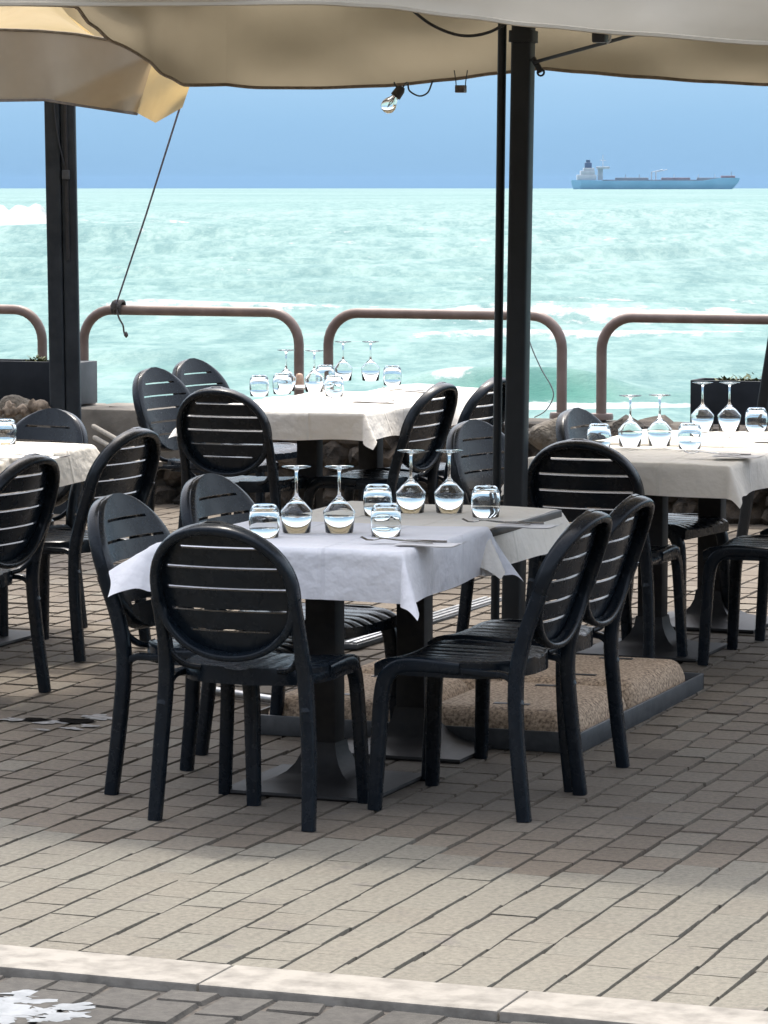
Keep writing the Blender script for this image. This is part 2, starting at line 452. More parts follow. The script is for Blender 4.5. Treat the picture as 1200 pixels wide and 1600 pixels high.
# ------------------------------------------------------------------ sea (with the curve of the earth), far water
SEA_Z = -2.5
def sea():
    ER = 6371000.0
    nr = 760
    h = H - SEA_Z
    s_ = np.linspace(1 / 30.0, 1 / 13000.0, nr)
    r = 1 / s_
    th = np.concatenate([np.linspace(-1.35, -.16, 40, endpoint=False), np.linspace(-.16, .16, 380), np.linspace(.16, 1.2, 40)[1:]])
    Rr, Th = np.meshgrid(r, th, indexing='ij')
    ang = Th - 0.0
    dx, dy = -math.sin(YAW), math.cos(YAW)
    ca, sa = np.cos(-ang), np.sin(-ang)
    X = Rr * (dx * ca - dy * sa); Y = Rr * (dx * sa + dy * ca)
    Z = np.full_like(X, SEA_Z) - Rr ** 2 / (2 * ER)
    rs = np.random.default_rng(5)
    foam = np.zeros_like(X)
    fade = 1 / (1 + (Rr / 900.0) ** 2)
    # wind sea: crests roughly parallel to the shore
    camx = X * math.cos(YAW) + Y * math.sin(YAW); dep = -X * math.sin(YAW) + Y * math.cos(YAW)
    drow = Rr ** 2 * (1 / 30.0) / nr
    for k in range(40):
        lam = 1.3 * 1.13 ** k
        if lam > 90: break
        d = rs.normal(0, .42); amp = min(.0125 * lam, .10 + .0012 * lam)
        ph = rs.uniform(0, 6.28)
        res = np.clip(lam / (drow * 1.1) - .35, 0, 1)          # drop what the rows cannot carry
        gust = .55 + .9 * np.clip(.5 + .5 * np.sin(camx / (lam * 1.9) + 2.3 * np.sin(dep / (lam * 4.1) + ph) + ph), 0, 1)
        wv = np.sin(2 * PI / lam * (camx * math.sin(d) + dep * math.cos(d)) + ph + .9 * np.sin(camx / (lam * 1.7) + ph * 3))
        Z += amp * (wv + .3 * wv * wv) * res * gust * .5 * np.clip((dep - 50) / 110, .18, 1)
    # swells about to break; (distance Y, height, length, x centre, x half-length, foam)
    BR = [(73, .50, 3.2, 2.7, 2.4, 0), (84, .22, 3.0, -4.5, 4.0, .05), (104, .24, 3.2, 6.5, 6.5, .56), (96.5, .16, 2.0, 5.5, 4.8, .54), (112, .22, 2.6, -5, 5.5, .40), (124, .2, 3, 9, 6, .2), (150, .35, 5, -4, 12, .10),
          (200, .55, 7, 6, 18, .16), (320, 2.6, 12, -35.5, 6.2, 1.4), (330, .6, 10, -24, 8, .3), (260, .6, 9, -10, 25, .14), (420, .9, 16, 30, 60, .12)]
    for (d0, hh, ln, xc, xh, fo) in BR:
        wob = 1.5 * np.sin(camx * 2.2 / xh + d0) * ln * .12 + np.sin(camx * 6.1 / xh) * ln * .05
        u = (dep - d0 + wob) / ln
        env = np.exp(-((camx - xc) / xh) ** 4)
        prof = np.where(u < 0, np.exp(-(u * 2.4) ** 2), np.exp(-(u * .9) ** 2))
        if hh > 1.5: env = env * (.72 + .2 * np.sin(camx * 1.3) * np.sin(camx * .57 + 1) + .12 * np.sin(camx * 3.1))
        Z += hh * prof * env
        lump = .7 + .3 * np.sin(camx * 9 / xh + d0) * np.sin(camx * 23 / xh)
        foam += fo * env * np.exp(-((u - .02) * 2.1) ** 2) * lump
        foam += fo * .6 * env * np.where(u < 0, np.exp(u * 1.1), 0) * (u > -2.0)
    u = (dep - 70.3) / 2.7; green = np.exp(-u * u) * np.exp(-((camx - 2.7) / 2.0) ** 4) * .95
    u = (dep - 80.5) / 1.6; green += np.exp(-u * u) * np.exp(-((camx + 4.2) / 2.5) ** 4) * .3
    u = (dep - 70.3) / 2.4; green += np.exp(-u * u) * np.exp(-((camx - 5.4) / 1.4) ** 4) * .3
    foam += .75 * np.exp(-((dep - 68.0) / 1.1) ** 2) * np.exp(-((camx - 3.2) / 3.6) ** 4) + .8 * np.exp(-((dep - 73.4) / .8) ** 2) * np.exp(-((camx - 1.5) / .5) ** 2)
    n2 = len(th)
    vs = np.stack([X, Y, Z], -1).reshape(-1, 3)
    i = np.arange(nr - 1)[:, None] * n2; j = np.arange(n2 - 1)[None, :]
    a = (i + j).ravel()
    fs = np.stack([a, a + 1, a + n2 + 1, a + n2], -1)
    me = bpy.data.meshes.new('sea')
    me.vertices.add(len(vs)); me.vertices.foreach_set('co', vs.ravel())
    me.loops.add(len(fs) * 4); me.loops.foreach_set('vertex_index', fs.ravel().astype(np.int32))
    me.polygons.add(len(fs)); me.polygons.foreach_set('loop_start', (np.arange(len(fs)) * 4).astype(np.int32)); 
    me.update(calc_edges=True); me.validate()
    me.polygons.foreach_set('use_smooth', [True] * len(fs))
    at = me.attributes.new('foam', 'FLOAT', 'POINT'); at.data.foreach_set('value', foam.ravel().astype(np.float32))
    at = me.attributes.new('green', 'FLOAT', 'POINT'); at.data.foreach_set('value', green.ravel().astype(np.float32))
    m, n, b = new_mat('sea_water')
    tcn = n.nodes.new('ShaderNodeTexCoord').outputs['Object']
    rot = n.nodes.new('ShaderNodeMapping'); rot.inputs['Rotation'].default_value = (0, 0, -YAW)
    n.links.new(tcn, rot.inputs[0]); wv_ = rot.outputs[0]
    big = noise(n, 1, 4, .55, wv_, (.006, .004, .01))
    mid = noise(n, 1, 6, .68, wv_, (.16, .022, .05))  # streak noise paints wave shading that the mesh is too coarse to give
    sm = noise(n, 1, 5, .68, wv_, (.55, .14, .4))
    c = ramp(n, big, [(.34, (.142, .218, .208)), (.5, (.166, .238, .227)), (.66, (.192, .256, .245))])
    c = mixc(n, .20, c, ramp(n, mid, [(.41, (.30, .37, .39)), (.58, (.62, .61, .60))]), 'OVERLAY')
    fi = noise(n, 1, 5, .7, wv_, (1.9, .62, 1.5))
    c = mixc(n, .42, c, ramp(n, fi, [(.42, (.30, .38, .40)), (.57, (.60, .59, .58))]), 'OVERLAY')
    ga = node(n, 'ShaderNodeAttribute', attribute_name='green')
    c = mixc(n, ga.outputs['Fac'], c, (.045, .135, .110))
    c = mixc(n, .42, c, ramp(n, sm, [(.41, (.28, .36, .38)), (.57, (.62, .61, .60))]), 'OVERLAY')
    fa = node(n, 'ShaderNodeAttribute', attribute_name='foam')
    fn = noise(n, 1, 7, .75, wv_, (1.1, .62, .8))
    add = node(n, 'ShaderNodeMath', operation='MULTIPLY_ADD'); n.links.new(fa.outputs['Fac'], add.inputs[0]); add.inputs[1].default_value = .55; n.links.new(fn, add.inputs[2])
    fm = ramp(n, add.outputs[0], [(.66, (0, 0, 0)), (.76, (1, 1, 1))])
    c = mixc(n, fm, c, (.33, .345, .345))
    n.links.new(c, b.inputs['Base Color'])
    b.inputs['Roughness'].default_value = .45
    b.inputs['Specular IOR Level'].default_value = .004   # wind-chopped: no mirror at grazing angles
    bn = noise(n, 1, 5, .65, tcn, (1.2, .7, 1)); bump(n, b, bn, .6, .25)
    me.materials.append(m)
    o = bpy.data.objects.new('sea', me); COL.objects.link(o); return struct(o)
sea()
# shore of rock falling from the wall to the water
def shore(u, v):
    X = -40 + 75 * u; Y = WALL_Y + .5 + 22 * v
    z = .22 - 3.4 * v ** .8 + .25 * math.sin(X * 1.7 + 3 * math.sin(Y)) * math.sin(Y * 2.1) * min(1, v * 6)
    return (X, Y, z)
struct(MB().grid(shore, 150, 30).build('shore', MAT['rock']))

# ------------------------------------------------------------------ sea wall with rubble face
gw = ground_z(WALL_Y)
sw = thing('sea_wall', 'low rubble sea wall with grey concrete coping under the brown railings', 'wall', (-6, WALL_Y, gw))
def local(mb, o):
    mb.v = [(x - o.location.x, y - o.location.y, z - o.location.z) for x, y, z in mb.v]; return mb
core = MB().box((-5, WALL_Y + .26, .25), (26, .40, .58), bev=.02)
local(core, sw).build('wall_core', speckle('wall_mortar', (.035, .03, .024), (.08, .068, .052), 9, .95, .6, .02), sw)
st = MB(); k = 0
for row in range(4):
    x = -12.5
    while x < -1.5:
        L = random.uniform(.12, .34); hh = random.uniform(.12, .19)
        st.ico((x + L / 2, WALL_Y + .05 + random.uniform(-.03, .02), .09 + row * .125 + random.uniform(-.02, .02)), 1, 2, .30, (L * .56, .11, hh * .56), 0, k); k += 1; x += L
local(st, sw).build('stonework', MAT['stone'], sw, smooth=20)
cp = MB()
for a, bx, zt in ((-10.6, -9.52, .56), (-9.5, -8.42, .565), (-8.4, -7.36, .57)):
    cp.box(((a + bx) / 2, WALL_Y + .17, zt - .15), (bx - a, .52, .30), bev=.025)
x = -7.33; st2 = MB()
while x < 0:
    L = random.uniform(.16, .42); st2.ico((x + L / 2, WALL_Y + .18 + random.uniform(-.05, .05), .50 + random.uniform(-.03, .02)), 1, 2, .16, (L * .58, .22, random.uniform(.055, .085)), random.uniform(-.2, .2), 300 + k); k += 1; x += L * .9
local(st2, sw).build('coping_stones', MAT['stone'], sw, smooth=20)
local(cp, sw).build('coping', MAT['concrete'], sw)
# loose boulders on and by the wall
for i, (px, py, d, r_, lab) in enumerate(((862, 682, 17.6, .11, 'rounded grey boulder against the wall, right of the thick umbrella pole'),
                                  (30, 648, 18.8, .12, 'lumpy pale brown rock on the wall under the long dark planter'))):
    p = at_d(px, py, d); bo = MB().ico((0, 0, 0), r_, 3, .14, (1.15, .9, .85), i, 40 + i)
    o = bo.build('boulder', MAT['rock'], smooth=70); o.location = p; tag(o, lab, 'rock')
crust = MB()
for k in range(16):
    p = at_d(random.uniform(-30, 68), random.uniform(634, 648), 18.35); crust.ico(p, random.uniform(.022, .045), 2, .34, (1.1, .8, .9), k, k)
o = crust.build('rubble', speckle('pale_rubble', (.09, .068, .048), (.30, .24, .18), 26, .9), smooth=60); o['kind'] = 'stuff'
o['label'] = 'pale brown rubble heaped on the wall beneath the dark planter'

# ------------------------------------------------------------------ railings
RY = WALL_Y + .30
def railing(pxa, pxb, py, label, y_off=0):
    a = at_Y(pxa, py + 60, RY); bq = at_Y(pxb, py + 60, RY)
    zt = at_Y((pxa + pxb) / 2, py + 8, RY).z
    r_ = .175; zb = .5; L = bq.x - a.x
    pts = [(0, 0, zb)]
    for k in range(9):
        t = PI - PI / 2 * k / 8; pts.append((r_ + r_ * math.cos(t), 0, zt - r_ + r_ * math.sin(t)))
    for k in range(9):
        t = PI / 2 - PI / 2 * k / 8; pts.append((L - r_ + r_ * math.cos(t), 0, zt - r_ + r_ * math.sin(t)))
    pts.append((L, 0, zb))
    t = thing('hoop_railing', label, 'railing', (a.x, RY, 0), 0, 'brown hoop railings along the sea wall')
    MB().sweep(pts, .056, .056, up=(0, 1, 0), n=14, pw=2.0).build('pipe', MAT['rail'], t, smooth=60)
    for xx in (0, L):
        MB().lathe([(0, .012), (.06, .012), (.065, 0), (.065, -.02)], (xx, 0, .572), 20).build('flange', MAT['rail'], t)
    return zt
railing(-370, 66, 473, 'brown hoop railing cut off by the left edge, behind the double post')
RAILZ = railing(131, 467, 478, 'brown hoop railing with a guy rope knotted round its top bar')
railing(513, 878, 483, 'brown hoop railing crossed by the thick umbrella pole')
railing(940, 1330, 490, 'brown hoop railing at the right edge, above the planter with small plants')

# ------------------------------------------------------------------ ship
def ship():
    D = 4000.0; ER = 6371000.0
    base = at_d(893, 300, D); z0 = SEA_Z - D * D / (2 * ER)
    t = thing('tanker_ship', 'long blue tanker ship with a white bridge, far out on the horizon', 'ship', (base.x, base.y, z0), YAW)
    L = 192.0
    def hull_pt(u, v):
        return None
    xs = [0, 3, 10, 40, 80, 120, 150, 168, 178, 186, 192]
    hb = MB(); prof = []
    for x in xs:
        w_ = 15 * min(1, (x + 6) / 16) * min(1, max(.03, (192 - x) / 42) ** .6)
        deck = 9.6 if x < 160 else 9.6 + min(1, (x - 160) / 8) * 3.2
        rake = max(0, (x - 150) / 42)
        if x <= 10: deck = 10.4
        xb = x - rake ** 2 * 9; stern = (3 - x) * 1.0 if x < 3 else 0
        prof.append([(xb + stern, -w_ * .82, -2), (x, -w_, deck * .6), (x + rake * 2, -w_, deck), (x + rake * 2, w_, deck), (x, w_, deck * .6), (xb + stern, w_ * .82, -2)])
    vs = [p for s in prof for p in s]; fs = []
    for i in range(len(xs) - 1):
        for k in range(6): fs.append((i * 6 + k, i * 6 + (k + 1) % 6, (i + 1) * 6 + (k + 1) % 6, (i + 1) * 6 + k))
    fs += [(5, 4, 3, 2, 1, 0), tuple(len(vs) - 6 + k for k in range(6))]
    hull_m = speckle('ship_blue', (.17, .37, .54), (.21, .42, .60), .05, .6); wm = speckle('ship_white', (.38, .42, .47), (.44, .47, .52), .2, .5)
    dk = speckle('ship_funnel', (.04, .08, .15), (.06, .10, .19), .2, .5); dm = speckle('ship_deck', (.17, .20, .24), (.24, .24, .27), .1, .7)
    MB().add(vs, fs).build('hull', hull_m, t, smooth=25)
    MB().box((96, 0, 10.2), (120, 22, 1.3)).build('deck', dm, t)
    sup = MB().box((17, 0, 13.4), (22, 24, 6), bev=.4).box((18, 0, 18.6), (16, 22, 5), bev=.3).box((19.5, 0, 22.6), (12, 20, 3.4), bev=.3)
    s_ = sup.build('superstructure', wm, t)
    MB().box((36, 0, 24.6), (14, 27, 2.6), bev=.3).box((33, 0, 17.0), (5, 14, 13)).build('bridge', wm, t)
    MB().box((36, 0, 24.6), (14.1, 26, .9)).build('window', dk, s_)
    MB().box((19, 0, 27), (8, 9, 7), bev=.6).lathe([(2.4, 30), (2.4, 33.5), (2.0, 33.6)], (19, 0, 0), 12).build('funnel', dk, t)
    MB().sweep([(36, 0, 25), (36, 0, 39)], .8, .8, up=(1, 0, 0), n=8).sweep([(32.5, 0, 33), (39.5, 0, 33)], .5, .5, n=6).build('mast', wm, t)
    for x in (92, 97):
        MB().sweep([(x, 0, 9), (x, 0, 20)], 1.4, 1.4, up=(1, 0, 0), n=8).sweep([(x, 0, 19.5), (x + 13, 0, 22.5)], .8, .8, n=6).build('crane', wm, t)
    for a, b_, c_ in ((50, 88, dm), (103, 136, speckle('ship_rust', (.18, .15, .18), (.25, .20, .23), .2, .7)), (144, 170, dm)):
        MB().box(((a + b_) / 2, -4, 11.8), (b_ - a, 9, 3.0), bev=.3).build('pipe_rack', c_, t)
    for x in (62, 78, 118, 146, 165): MB().sweep([(x, 0, 10), (x, 0, 17)], .7, .7, up=(1, 0, 0), n=6).build('vent_post', wm if x > 90 else dm, t)
    MB().box((180, 0, 14.2), (16, 9, 2.6), bev=.3).build('forecastle', speckle('ship_red', (.20, .13, .15), (.26, .18, .20), .2, .7), t)
    MB().sweep([(184, 0, 13), (184, 0, 20)], .6, .6, up=(1, 0, 0), n=6).build('foremast', dm, t)
ship()

# ------------------------------------------------------------------ chair
def chair_proto():
    t = thing('plastic_chair', 'x', 'chair')
    mt = MAT['chair']
    TL = R(18.5); ZC = .674; YC = -.303; A, B = .208, .196
    def bp(x, v, off=0.0):         # point of the backrest: x across, v up the tilted plane, off towards the sitter
        y = YC - v * math.sin(TL) + .75 * x * x; z = ZC + v * math.cos(TL)
        return Vector((x, y + off * math.cos(TL), z + off * math.sin(TL)))
    def se(a, e=.93): return math.copysign(abs(a) ** e, a)
    # ring
    N = 56
    path = [bp((A) * se(math.cos(2 * PI * k / N)), (B) * se(math.sin(2 * PI * k / N)), -.024) for k in range(N)]
    ctr = bp(0, 0)
    MB().sweep(path, [.028 - .007 * max(0, -math.sin(2 * PI * k / N)) for k in range(N)], [.044 - .008 * max(0, -math.sin(2 * PI * k / N)) for k in range(N)], up=lambda i, p: (0, math.cos(TL), math.sin(TL)), n=14, pw=3.2, closed=True).build('back_frame', mt, t, smooth=50)
    # slatted disc with five slots: front face and back face, 8 mm apart
    slots = [(.130, .66), (.068, .82), (.004, .84), (-.062, .84), (-.124, .70)]
    AP, BP = A + .012, B + .012
    vb = [-BP]
    for v, _ in sorted(slots): vb += [v - .0043, v + .0043]
    vb.append(BP)
    rows = []
    for a, c in zip(vb[:-1], vb[1:]):
        n_ = max(1, int((c - a) / .014)); rows += [a + (c - a) * k / n_ for k in range(n_)]
    rows.append(vb[-1])
    slotrow = {i for i in range(len(rows) - 1) for v, hw in slots if abs((rows[i] + rows[i + 1]) / 2 - v) < .002}
    hw_of = {}
    for i in slotrow:
        for v, hw in slots:
            if abs((rows[i] + rows[i + 1]) / 2 - v) < .002: hw_of[i] = hw
    us = [-1, -.97, -.90, -.82, -.74, -.66, -.58, -.45, -.3, -.15, 0, .15, .3, .45, .58, .66, .74, .82, .90, .97, 1]
    def xw(v): return AP * max(.01, 1 - abs(v / BP) ** 2.12) ** (1 / 2.12)
    mb = MB(); nu = len(us); nr = len(rows)
    for off in (.006, -.004):
        for v in rows:
            for u in us: mb.v.append(tuple(bp(u * xw(v), v, off - .010 * max(0, abs(u) - .88) / .12)))
    keep = set()
    for i in range(nr - 1):
        for j in range(nu - 1):
            mid = (us[j] + us[j + 1]) / 2
            if i in slotrow and abs(mid) < hw_of[i]: continue
            keep.add((i, j))
    K = nr * nu
    for (i, j) in keep:
        a = i * nu + j; q = (a, a + 1, a + nu + 1, a + nu)
        mb.f.append(q); mb.f.append(tuple(x + K for x in q[::-1]))
        for (di, dj, e) in ((-1, 0, (a, a + 1)), (1, 0, (a + nu + 1, a + nu)), (0, -1, (a + nu, a)), (0, 1, (a + 1, a + nu + 1))):
            if (i + di, j + dj) not in keep: mb.f.append((e[1], e[0], e[0] + K, e[1] + K))
    mb.build('backrest', mt, t, smooth=40)
    # seat
    def hw(y):
        if y > -.03: return .218 - .012 * max(0, (y - .12) / .1) ** 2
        q = (y + .03) / -.185; return .218 * max(.02, 1 - q ** 2.4) ** (1 / 2.4) * (1 - .0 * q)
    ys = [-.214, -.208, -.196, -.175, -.14, -.10, -.05, 0, .05, .10, .14, .17, .195, .21, .22]
    mb = MB(); nx = 48
    def zt(u, y):
        z = .447 - .010 * (1 - u * u) - .02 * max(0, (y - .15) / .07) ** 2
        x = u * hw(y); ph = (x / .062 + .5) % 1
        if abs(ph) < .09 or abs(ph) > .91: z -= .0022
        if abs(u) > .93: z -= .006 * ((abs(u) - .93) / .07) ** 2
        return z
    for y in ys:
        for k in range(nx + 1):
            u = -1 + 2 * k / nx; mb.v.append((u * hw(y), y, zt(u, y)))
    n0 = len(mb.v)
    for y in ys:
        for k in range(nx + 1):
            u = -1 + 2 * k / nx; mb.v.append((u * hw(y), y, .396 - .010 * max(0, (y - .15) / .07) ** 2))
    W = nx + 1
    for i in range(len(ys) - 1):
        for k in range(nx):
            a = i * W + k; mb.f.append((a, a + 1, a + W + 1, a + W)); mb.f.append((a + n0, a + W + n0, a + W + 1 + n0, a + 1 + n0))
    for i in range(len(ys) - 1):
        for k in (0, nx):
            a = i * W + k; mb.f.append((a, a + W, a + W + n0, a + n0))
    for k in range(nx):
        for i in (0, len(ys) - 1):
            a = i * W + k; mb.f.append((a, a + 1, a + 1 + n0, a + n0))
    mb.build('seat', mt, t, smooth=40)
    for s in (-1, 1):
        pts = smooth_path([(s * .236, -.255, 0), (s * .227, -.230, .22), (s * .214, -.221, .40), (s * .2075, -.243, .52), (s * .2085, -.290, .650)], 6)
        n_ = len(pts)
        MB().sweep(pts, [.037 + .004 * math.sin(PI * min(1, k / n_ * 1.2)) - .008 * max(0, k / n_ - .6) / .4 for k in range(n_)], [.040 + .004 * k / n_ for k in range(n_)], up=(0, 1, 0), n=14, pw=4).build('leg', mt, t, smooth=45)
        pts = smooth_path([(s * .222, .212, 0), (s * .213, .204, .18), (s * .205, .196, .33), (s * .203, .178, .392), (s * .203, .135, .422), (s * .204, .06, .427), (s * .206, -.05, .424)], 5)
        n_ = len(pts)
        MB().sweep(pts, [.036] * n_, [.038 + .010 * math.sin(PI * min(1, k / n_)) for k in range(n_)], up=lambda i, p: (0, 1, 0.6) , n=14, pw=4).build('leg', mt, t, smooth=45)
        pts = smooth_path([(s * .206, -.03, .418), (s * .205, -.12, .414), (s * .209, -.20, .405), (s * .221, -.236, .33)], 6)
        br = MB().sweep(pts, .022, .030, up=(1, 0, 0), n=10, pw=3)
        pts = smooth_path([(s * .212, -.236, .555), (s * .20, -.232, .49), (s * .165, -.205, .448), (s * .12, -.19, .437)], 6)
        br.sweep(pts, .018, .022, up=(0, 1, 0), n=10, pw=3)
        br.build('bracket', mt, t, smooth=50)
    return t
CH = chair_proto(); index_kids()
CHAIRS = [
 # ring top pixel, facing (degrees from +Y), label
 (333, 815, 0, 'nearest chair, slatted back to the viewer, at the near end of the white table'),
 (178, 771, -94, 'grey-lit chair at the near left of the white table, partly behind the nearest chair'),
 (322, 740, -97, 'chair at the far left of the white table, its tilted grey back beside a tumbler'),
 (926, 797, 88, 'near right chair of the white table, its whole seat and all four legs showing'),
 (994, 773, 88, 'chair directly behind the near right chair, its leg before the pebbled umbrella base'),
 (903, 688, -1, 'chair with its back to the viewer at the near end of the right-hand table'),
 (736, 655, -106, 'blue-grey chair facing right, just left of the thick umbrella pole'),
 (897, 637, -99, 'pale grey chair right of the umbrella pole, at the far left of the right-hand table'),
 (338, 606, 0, 'chair with its back to the viewer at the near end of the sea wall table'),
 (238, 574, -101, 'chair left of the sea wall table, its front towards the viewer with two bright slots'),
 (298, 560, -102, 'farthest back chair left of the sea wall table, only its top showing'),
 (692, 597, 85, 'chair leaning at the near right of the sea wall table, left of the blue-grey chair'),
 (778, 588, 85, 'chair at the far right of the sea wall table, half hidden by the poles'),
 (85, 636, 166, 'chair below the double post, facing the viewer over the left table'),
 (54, 709, 84, 'chair at the near right of the left table, cut by the left edge'),
 (216, 668, 83, 'chair at the far right of the left table, its legs clear on the paving'),
]
def place_chair(i, px, py, deg, label):
    p = at_z(px, py, .872)
    for _ in range(3): p = at_z(px, py, .872 + ground_z(p.y))
    a = R(deg); off = Matrix.Rotation(a, 3, 'Z') @ Vector((0, -.372, 0))
    o = CH if i == 0 else copy_tree(CH)
    y = p.y - off.y
    o.location = (p.x - off.x, y, ground_z(y)); o.rotation_euler = (0, 0, a)
    o['label'] = label; o['group'] = 'anthracite plastic chairs with round slatted backs'
    return o
for i, c in enumerate(CHAIRS): place_chair(i, *c)
def put_chair(x, y, deg, label):
    o = copy_tree(CH); o.location = (x, y, ground_z(y)); o.rotation_euler = (0, 0, R(deg)); o['label'] = label
    o['group'] = 'anthracite plastic chairs with round slatted backs'
p = on_ground(1098, 1040); put_chair(p.x + .21, p.y + .22, 91, 'chair at the right edge, its front legs before the right-hand table base')
p = on_ground(1187, 1002); put_chair(p.x + .21, p.y + .22, 91, 'chair behind the one at the right edge, only a front leg of it showing')

# ------------------------------------------------------------------ tables and cloths
def table_proto():
    t = thing('dining_table', 'x', 'table')
    s = []
    def ring(hx, hy, z): return [(-hx, -hy, z), (hx, -hy, z), (hx, hy, z), (-hx, hy, z)]
    prof = [(.236, 0), (.240, .006), (.238, .014), (.200, .017), (.155, .024), (.118, .036), (.090, .053), (.070, .076), (.057, .104), (.051, .140)]
    mb = MB(); 
    for r_, z in prof: mb.v += ring(r_, r_ * (1.0 if z < .02 else .95), z)
    for i in range(len(prof) - 1):
        for k in range(4): mb.f.append((i * 4 + k, i * 4 + (k + 1) % 4, i * 4 + 4 + (k + 1) % 4, i * 4 + 4 + k))
    mb.f.append((3, 2, 1, 0))
    mb.build('base', MAT['table_metal'], t, smooth=30)
    MB().box((0, 0, .43), (.098, .085, .60), bev=.008).build('column', MAT['table_metal'], t)
    MB().box((0, 0, .713), (.5, .06, .025)).box((0, 0, .7135), (.06, .5, .024)).build('bracket', MAT['table_metal'], t)
    MB().box((0, 0, .738), (.76, .70, .024), bev=.004).build('tabletop', MAT['table_top'], t)
    return t
TB = table_proto(); index_kids()
def cloth_mesh(hx, hy, drop, zt, seed, flare=(14, 14, 14, 14), lift=None):
    # flare: outward angle of the -x, +x, -y, +y sides in degrees
    rr = random.Random(seed); ph = [rr.uniform(0, 6.3) for _ in range(8)]
    nu = 72
    SX, SY = hx + drop, hy + drop
    def fn(u, v):
        x = -SX + 2 * SX * u; y = -SY + 2 * SY * v
        cx = min(hx, max(-hx, x)); cy = min(hy, max(-hy, y))
        ox, oy = x - cx, y - cy; s = math.hypot(ox, oy)
        wr = .0036 * (math.sin(5 * x + 3 * y + ph[0]) * math.sin(7 * y - 2 * x + ph[1]) + .5 * math.sin(13 * x + ph[2]) * math.sin(11 * y + ph[3]))
        z = zt + .003 + wr
        if s < 1e-6: return (x, y, z)
        dx, dy = ox / s, oy / s
        f = 0; wsum = 0
        for d_, w_ in (((-1, 0), flare[0]), ((1, 0), flare[1]), ((0, -1), flare[2]), ((0, 1), flare[3])):
            q = max(0, dx * d_[0] + dy * d_[1]) ** 2; f += q * w_; wsum += q
        along = x * dy + y * dx
        cn = 2 * abs(dx * dy)
        th = R(f / wsum + 22 * cn + (1 - .7 * cn) * 13 * math.sin(4.2 * (x * abs(dy) + y * abs(dx)) + ph[4]) + 5 * math.sin(10 * (x * abs(dy) + y * abs(dx)) + ph[5]))
        corner = 2 * abs(dx * dy)
        rad = .012
        s2 = max(0, s - rad * .57)
        hor = rad * min(1, s / rad) * .6 + s2 * math.sin(th)
        hor += .008 * corner * math.sin(math.atan2(dy, dx) * 8 + ph[6]) * s / drop
        ver = s2 * math.cos(th)
        return (cx + dx * hor, cy + dy * hor, z - ver - .004 * min(1, s / rad))
    return MB().grid(fn, nu, nu)
TABLES = []
def put_table(x, y, label, clabel, mat, hx=.385, hy=.355, drop=.135, flare=(14, 14, 14, 14), seed=0, dz=0.0, first=[True], rz=0):
    z = ground_z(y)
    o = TB if first[0] else copy_tree(TB); first[0] = False
    o.location = (x, y, z); o.rotation_euler = (0, 0, rz); o['label'] = label; o['group'] = 'pedestal dining tables'
    c = cloth_mesh(hx, hy, drop, .7515 + dz, seed, flare).build('tablecloth', mat, None, smooth=180)
    c.location = (x, y, z); c.rotation_euler = (0, 0, rz)
    tag(c, clabel, 'tablecloth', 'tablecloths')
    return z
T1X, T1Y = -3.825, 9.53
put_table(T1X, T1Y, 'pedestal table at the front, under the bright white cloth', 'bright white tablecloth on the front table, its corners hanging to points', MAT['cloth_white'], .385, .37, .15, (36, 6, 8, 4), 3, .004)
put_table(T1X + .01, T1Y + .745, 'pedestal table joined behind the front white one, beside the pebbled umbrella base', 'cream tablecloth set with upturned glasses, half under the bright white cloth', MAT['cloth_ecru'], .365, .36, .13, (14, 8, 10, 10), 4)
T3X, T3Y = -3.71, 12.60
put_table(T3X, T3Y, 'pedestal table at the right with a square flared foot, under the near cream cloth', 'cream tablecloth on the right-hand table with a broad front drop', MAT['cloth_ecru'], .40, .40, .125, (12, 20, 5, 8), 5, .003)
put_table(T3X + .01, T3Y + .80, 'far table of the right-hand pair, in front of the planter', 'cream tablecloth at the far end of the right-hand table', MAT['cloth_ecru'], .40, .38, .14, (12, 20, 8, 8), 6)
T2X, T2Y = -5.86, 14.42
put_table(T2X, T2Y, 'near table of the pair beside the sea wall', 'pale tablecloth on the sea wall table, its pointed front corner hanging', MAT['cloth_ecru'], .40, .36, .13, (26, 12, 4, 8), 7, .003)
put_table(T2X + .01, T2Y + .74, 'far table of the pair beside the sea wall', 'pale tablecloth nearest the sea, its back edge blown up by the wind', MAT['cloth_ecru'], .40, .36, .13, (14, 20, 8, 96), 8)
T4X, T4Y = -6.36, 12.03  # ecru instead of white here: the missing shade is put into the cloth colour
put_table(T4X, T4Y, 'table at the left edge, between two chairs and below the double post', 'pale tablecloth at the left edge, on the table below the double post', MAT['cloth_ecru'], .39, .37, .14, (14, 10, 8, 6), 9)
put_table(T4X - .01, T4Y - .745, 'near table of the pair at the left edge, mostly out of the photo', 'pale tablecloth at the left edge, nearest of the pair there', MAT['cloth_ecru'], .39, .36, .14, (14, 12, 8, 8), 10, .003)

